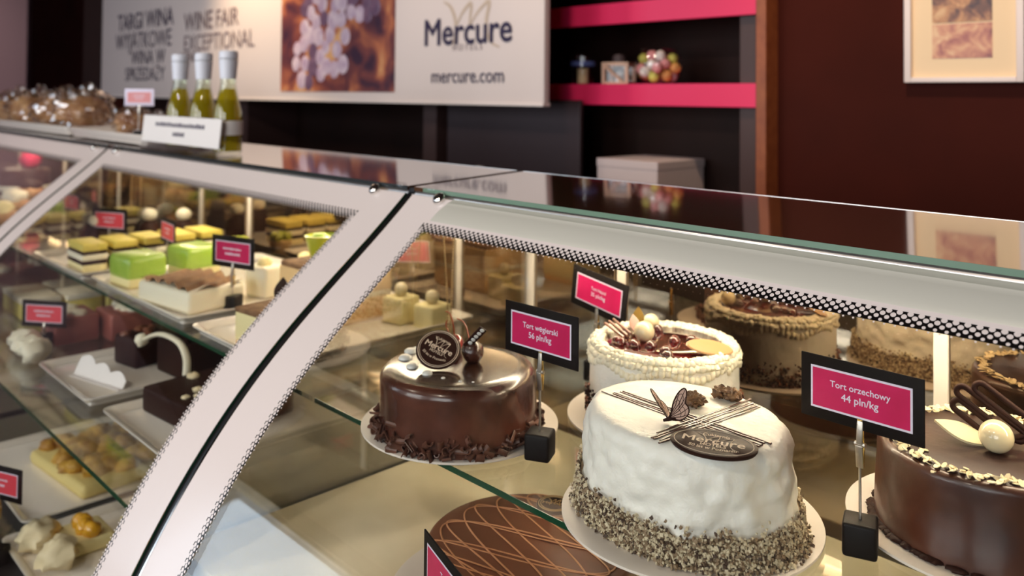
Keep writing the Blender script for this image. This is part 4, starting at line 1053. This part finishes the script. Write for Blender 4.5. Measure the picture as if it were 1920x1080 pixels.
# ------------------------------------------------------------------ on top of the cases
TP = ZT+.008+.16*TILT   # the case top under the trays and bottles
tray('white tray of wrapped pastries nearer the bottles on the case top', -3.60, -2.82, 1.06, 1.35, TP, .035, 'trays on the case top')
tray('white tray of wrapped pastries at the left border on the case top', -5.30, -3.66, 1.07, 1.36, TP, .035, 'trays on the case top')
labs = ['wrapped pastry at the left border of the case top', 'second wrapped pastry from the left border', 'third wrapped pastry from the left border', 'wrapped pastry in the middle of the nearer tray', 'wrapped pastry beside the pink card on the case top', 'small wrapped pastry below the pink card']
for i, (x, y, r) in enumerate(((-4.98, 1.22, .115), (-4.62, 1.2, .115), (-4.28, 1.22, .115), (-3.86, 1.2, .12), (-3.36, 1.22, .075), (-3.12, 1.24, .06))):
    t = thing('wrapped_pastry', labs[i], 'pastry', (x, y, TP+.0095), i*.8, 'cellophane wrapped pastries')
    b_ = MB().lump((0, 0, r*.62), r*.86, .25, 1.2, 20, sz=.72, seed=i).build('pastry', 'bread', t, 60)
    w_ = MB().lump((0, 0, r*.72), r, .34, 4.6, 40, sz=.74, seed=i+9)
    w_.lump((r*.3, 0, r*1.42), r*.28, .7, 3, 14, sz=1.0, seed=i+2)
    w_.build('wrapper', 'cellophane', t, 25)
t = price_card('pink card with pale border standing behind the wrapped pastries by the bottles', -3.05, 1.13, TP+.0095, .62, None, .3, h=.118, k=.82, pink='marsh_pink', blur_seed=9)
for c in t.children:
    if c.name.startswith('card'): c.data = c.data.copy(); c.data.materials[0] = MATS['card_white']
blab = ['oil bottle farthest from the camera, left of the three', 'middle oil bottle of the three on the case top', 'right-hand oil bottle, not covered by the white label']
t0 = None
for i, (x, y) in enumerate(((-2.68, 1.12), (-2.53, 1.13), (-2.33, 1.115))):
    if t0 is None:
        t0 = thing('oil_bottle', blab[0], 'bottle', (x, y, TP), 0, 'oil bottles on the case top', 1.1)
        MB().lathe([(0, 0), (.034, 0), (.038, .006), (.038, .095), (.036, .115), (.027, .150), (.0205, .178), (.0195, .205), (.022, .236), (.0235, .250), (.0205, .250), (.018, .205), (.0185, .178), (.025, .150), (.034, .115), (.036, .095), (.036, .008), (0, .006)], 32).build('glass', 'bottle_glass', t0, 50)
        MB().lathe([(0, .007), (.0352, .008), (.0352, .095), (.0332, .114), (.0242, .150), (.0178, .172), (0, .172)], 32).build('oil', 'oil', t0, 50, label='yellow-green oil')
        MB().lathe([(.0383, .050), (.0387, .050), (.0387, .088), (.0383, .088), (.0383, .050)], 32).build('label', 'label_paper', t0, 30, label='white paper label')
        MB().lathe([(0, .2505), (.0235, .2505), (.0245, .253), (.0245, .268), (.022, .272), (0, .272)], 28).build('cap', 'bottle_cap', t0, 40)
        MB().lathe([(.0202, .198), (.0206, .198), (.0246, .249), (.0242, .249), (.0202, .198)], 28).build('neck_sleeve', 'bottle_cap', t0, 40)
    else: dup(t0, (x, y, TP), None, blab[i])
t = thing('label_stand', 'white label in a clear acrylic stand in front of the oil bottles', 'sign', (-2.56, 1.062, TP-.0026), 0)
T = Matrix.Rotation(PI/2-.10, 4, 'X')
MB().box(-.285, .285, .02, .105, -.0014, .0014, 0, T @ Matrix.Translation((0, 0, 0))).build('label_paper', 'label_paper', t, 0)
MB().box(-.29, .29, 0, .108, -.004, -.0016, 0, T).build('acrylic_back', 'acrylic', t, 0)
MB().box(-.29, .29, -.012, .05, 0, .003).build('acrylic_foot', 'acrylic', t, 0)
lm = MB(); rr = random.Random(12)
for yy, tot in ((.078, .36), (.05, .08)):
    x = -tot/2
    while x < tot/2: 
        w = rr.uniform(.006, .014); lm.box(x, x+w, yy-.006, yy+rr.uniform(.004, .008), .0014, .0018, 0, T); x += w+.004
lm.build('lettering', 'ink_navy', t, 0)
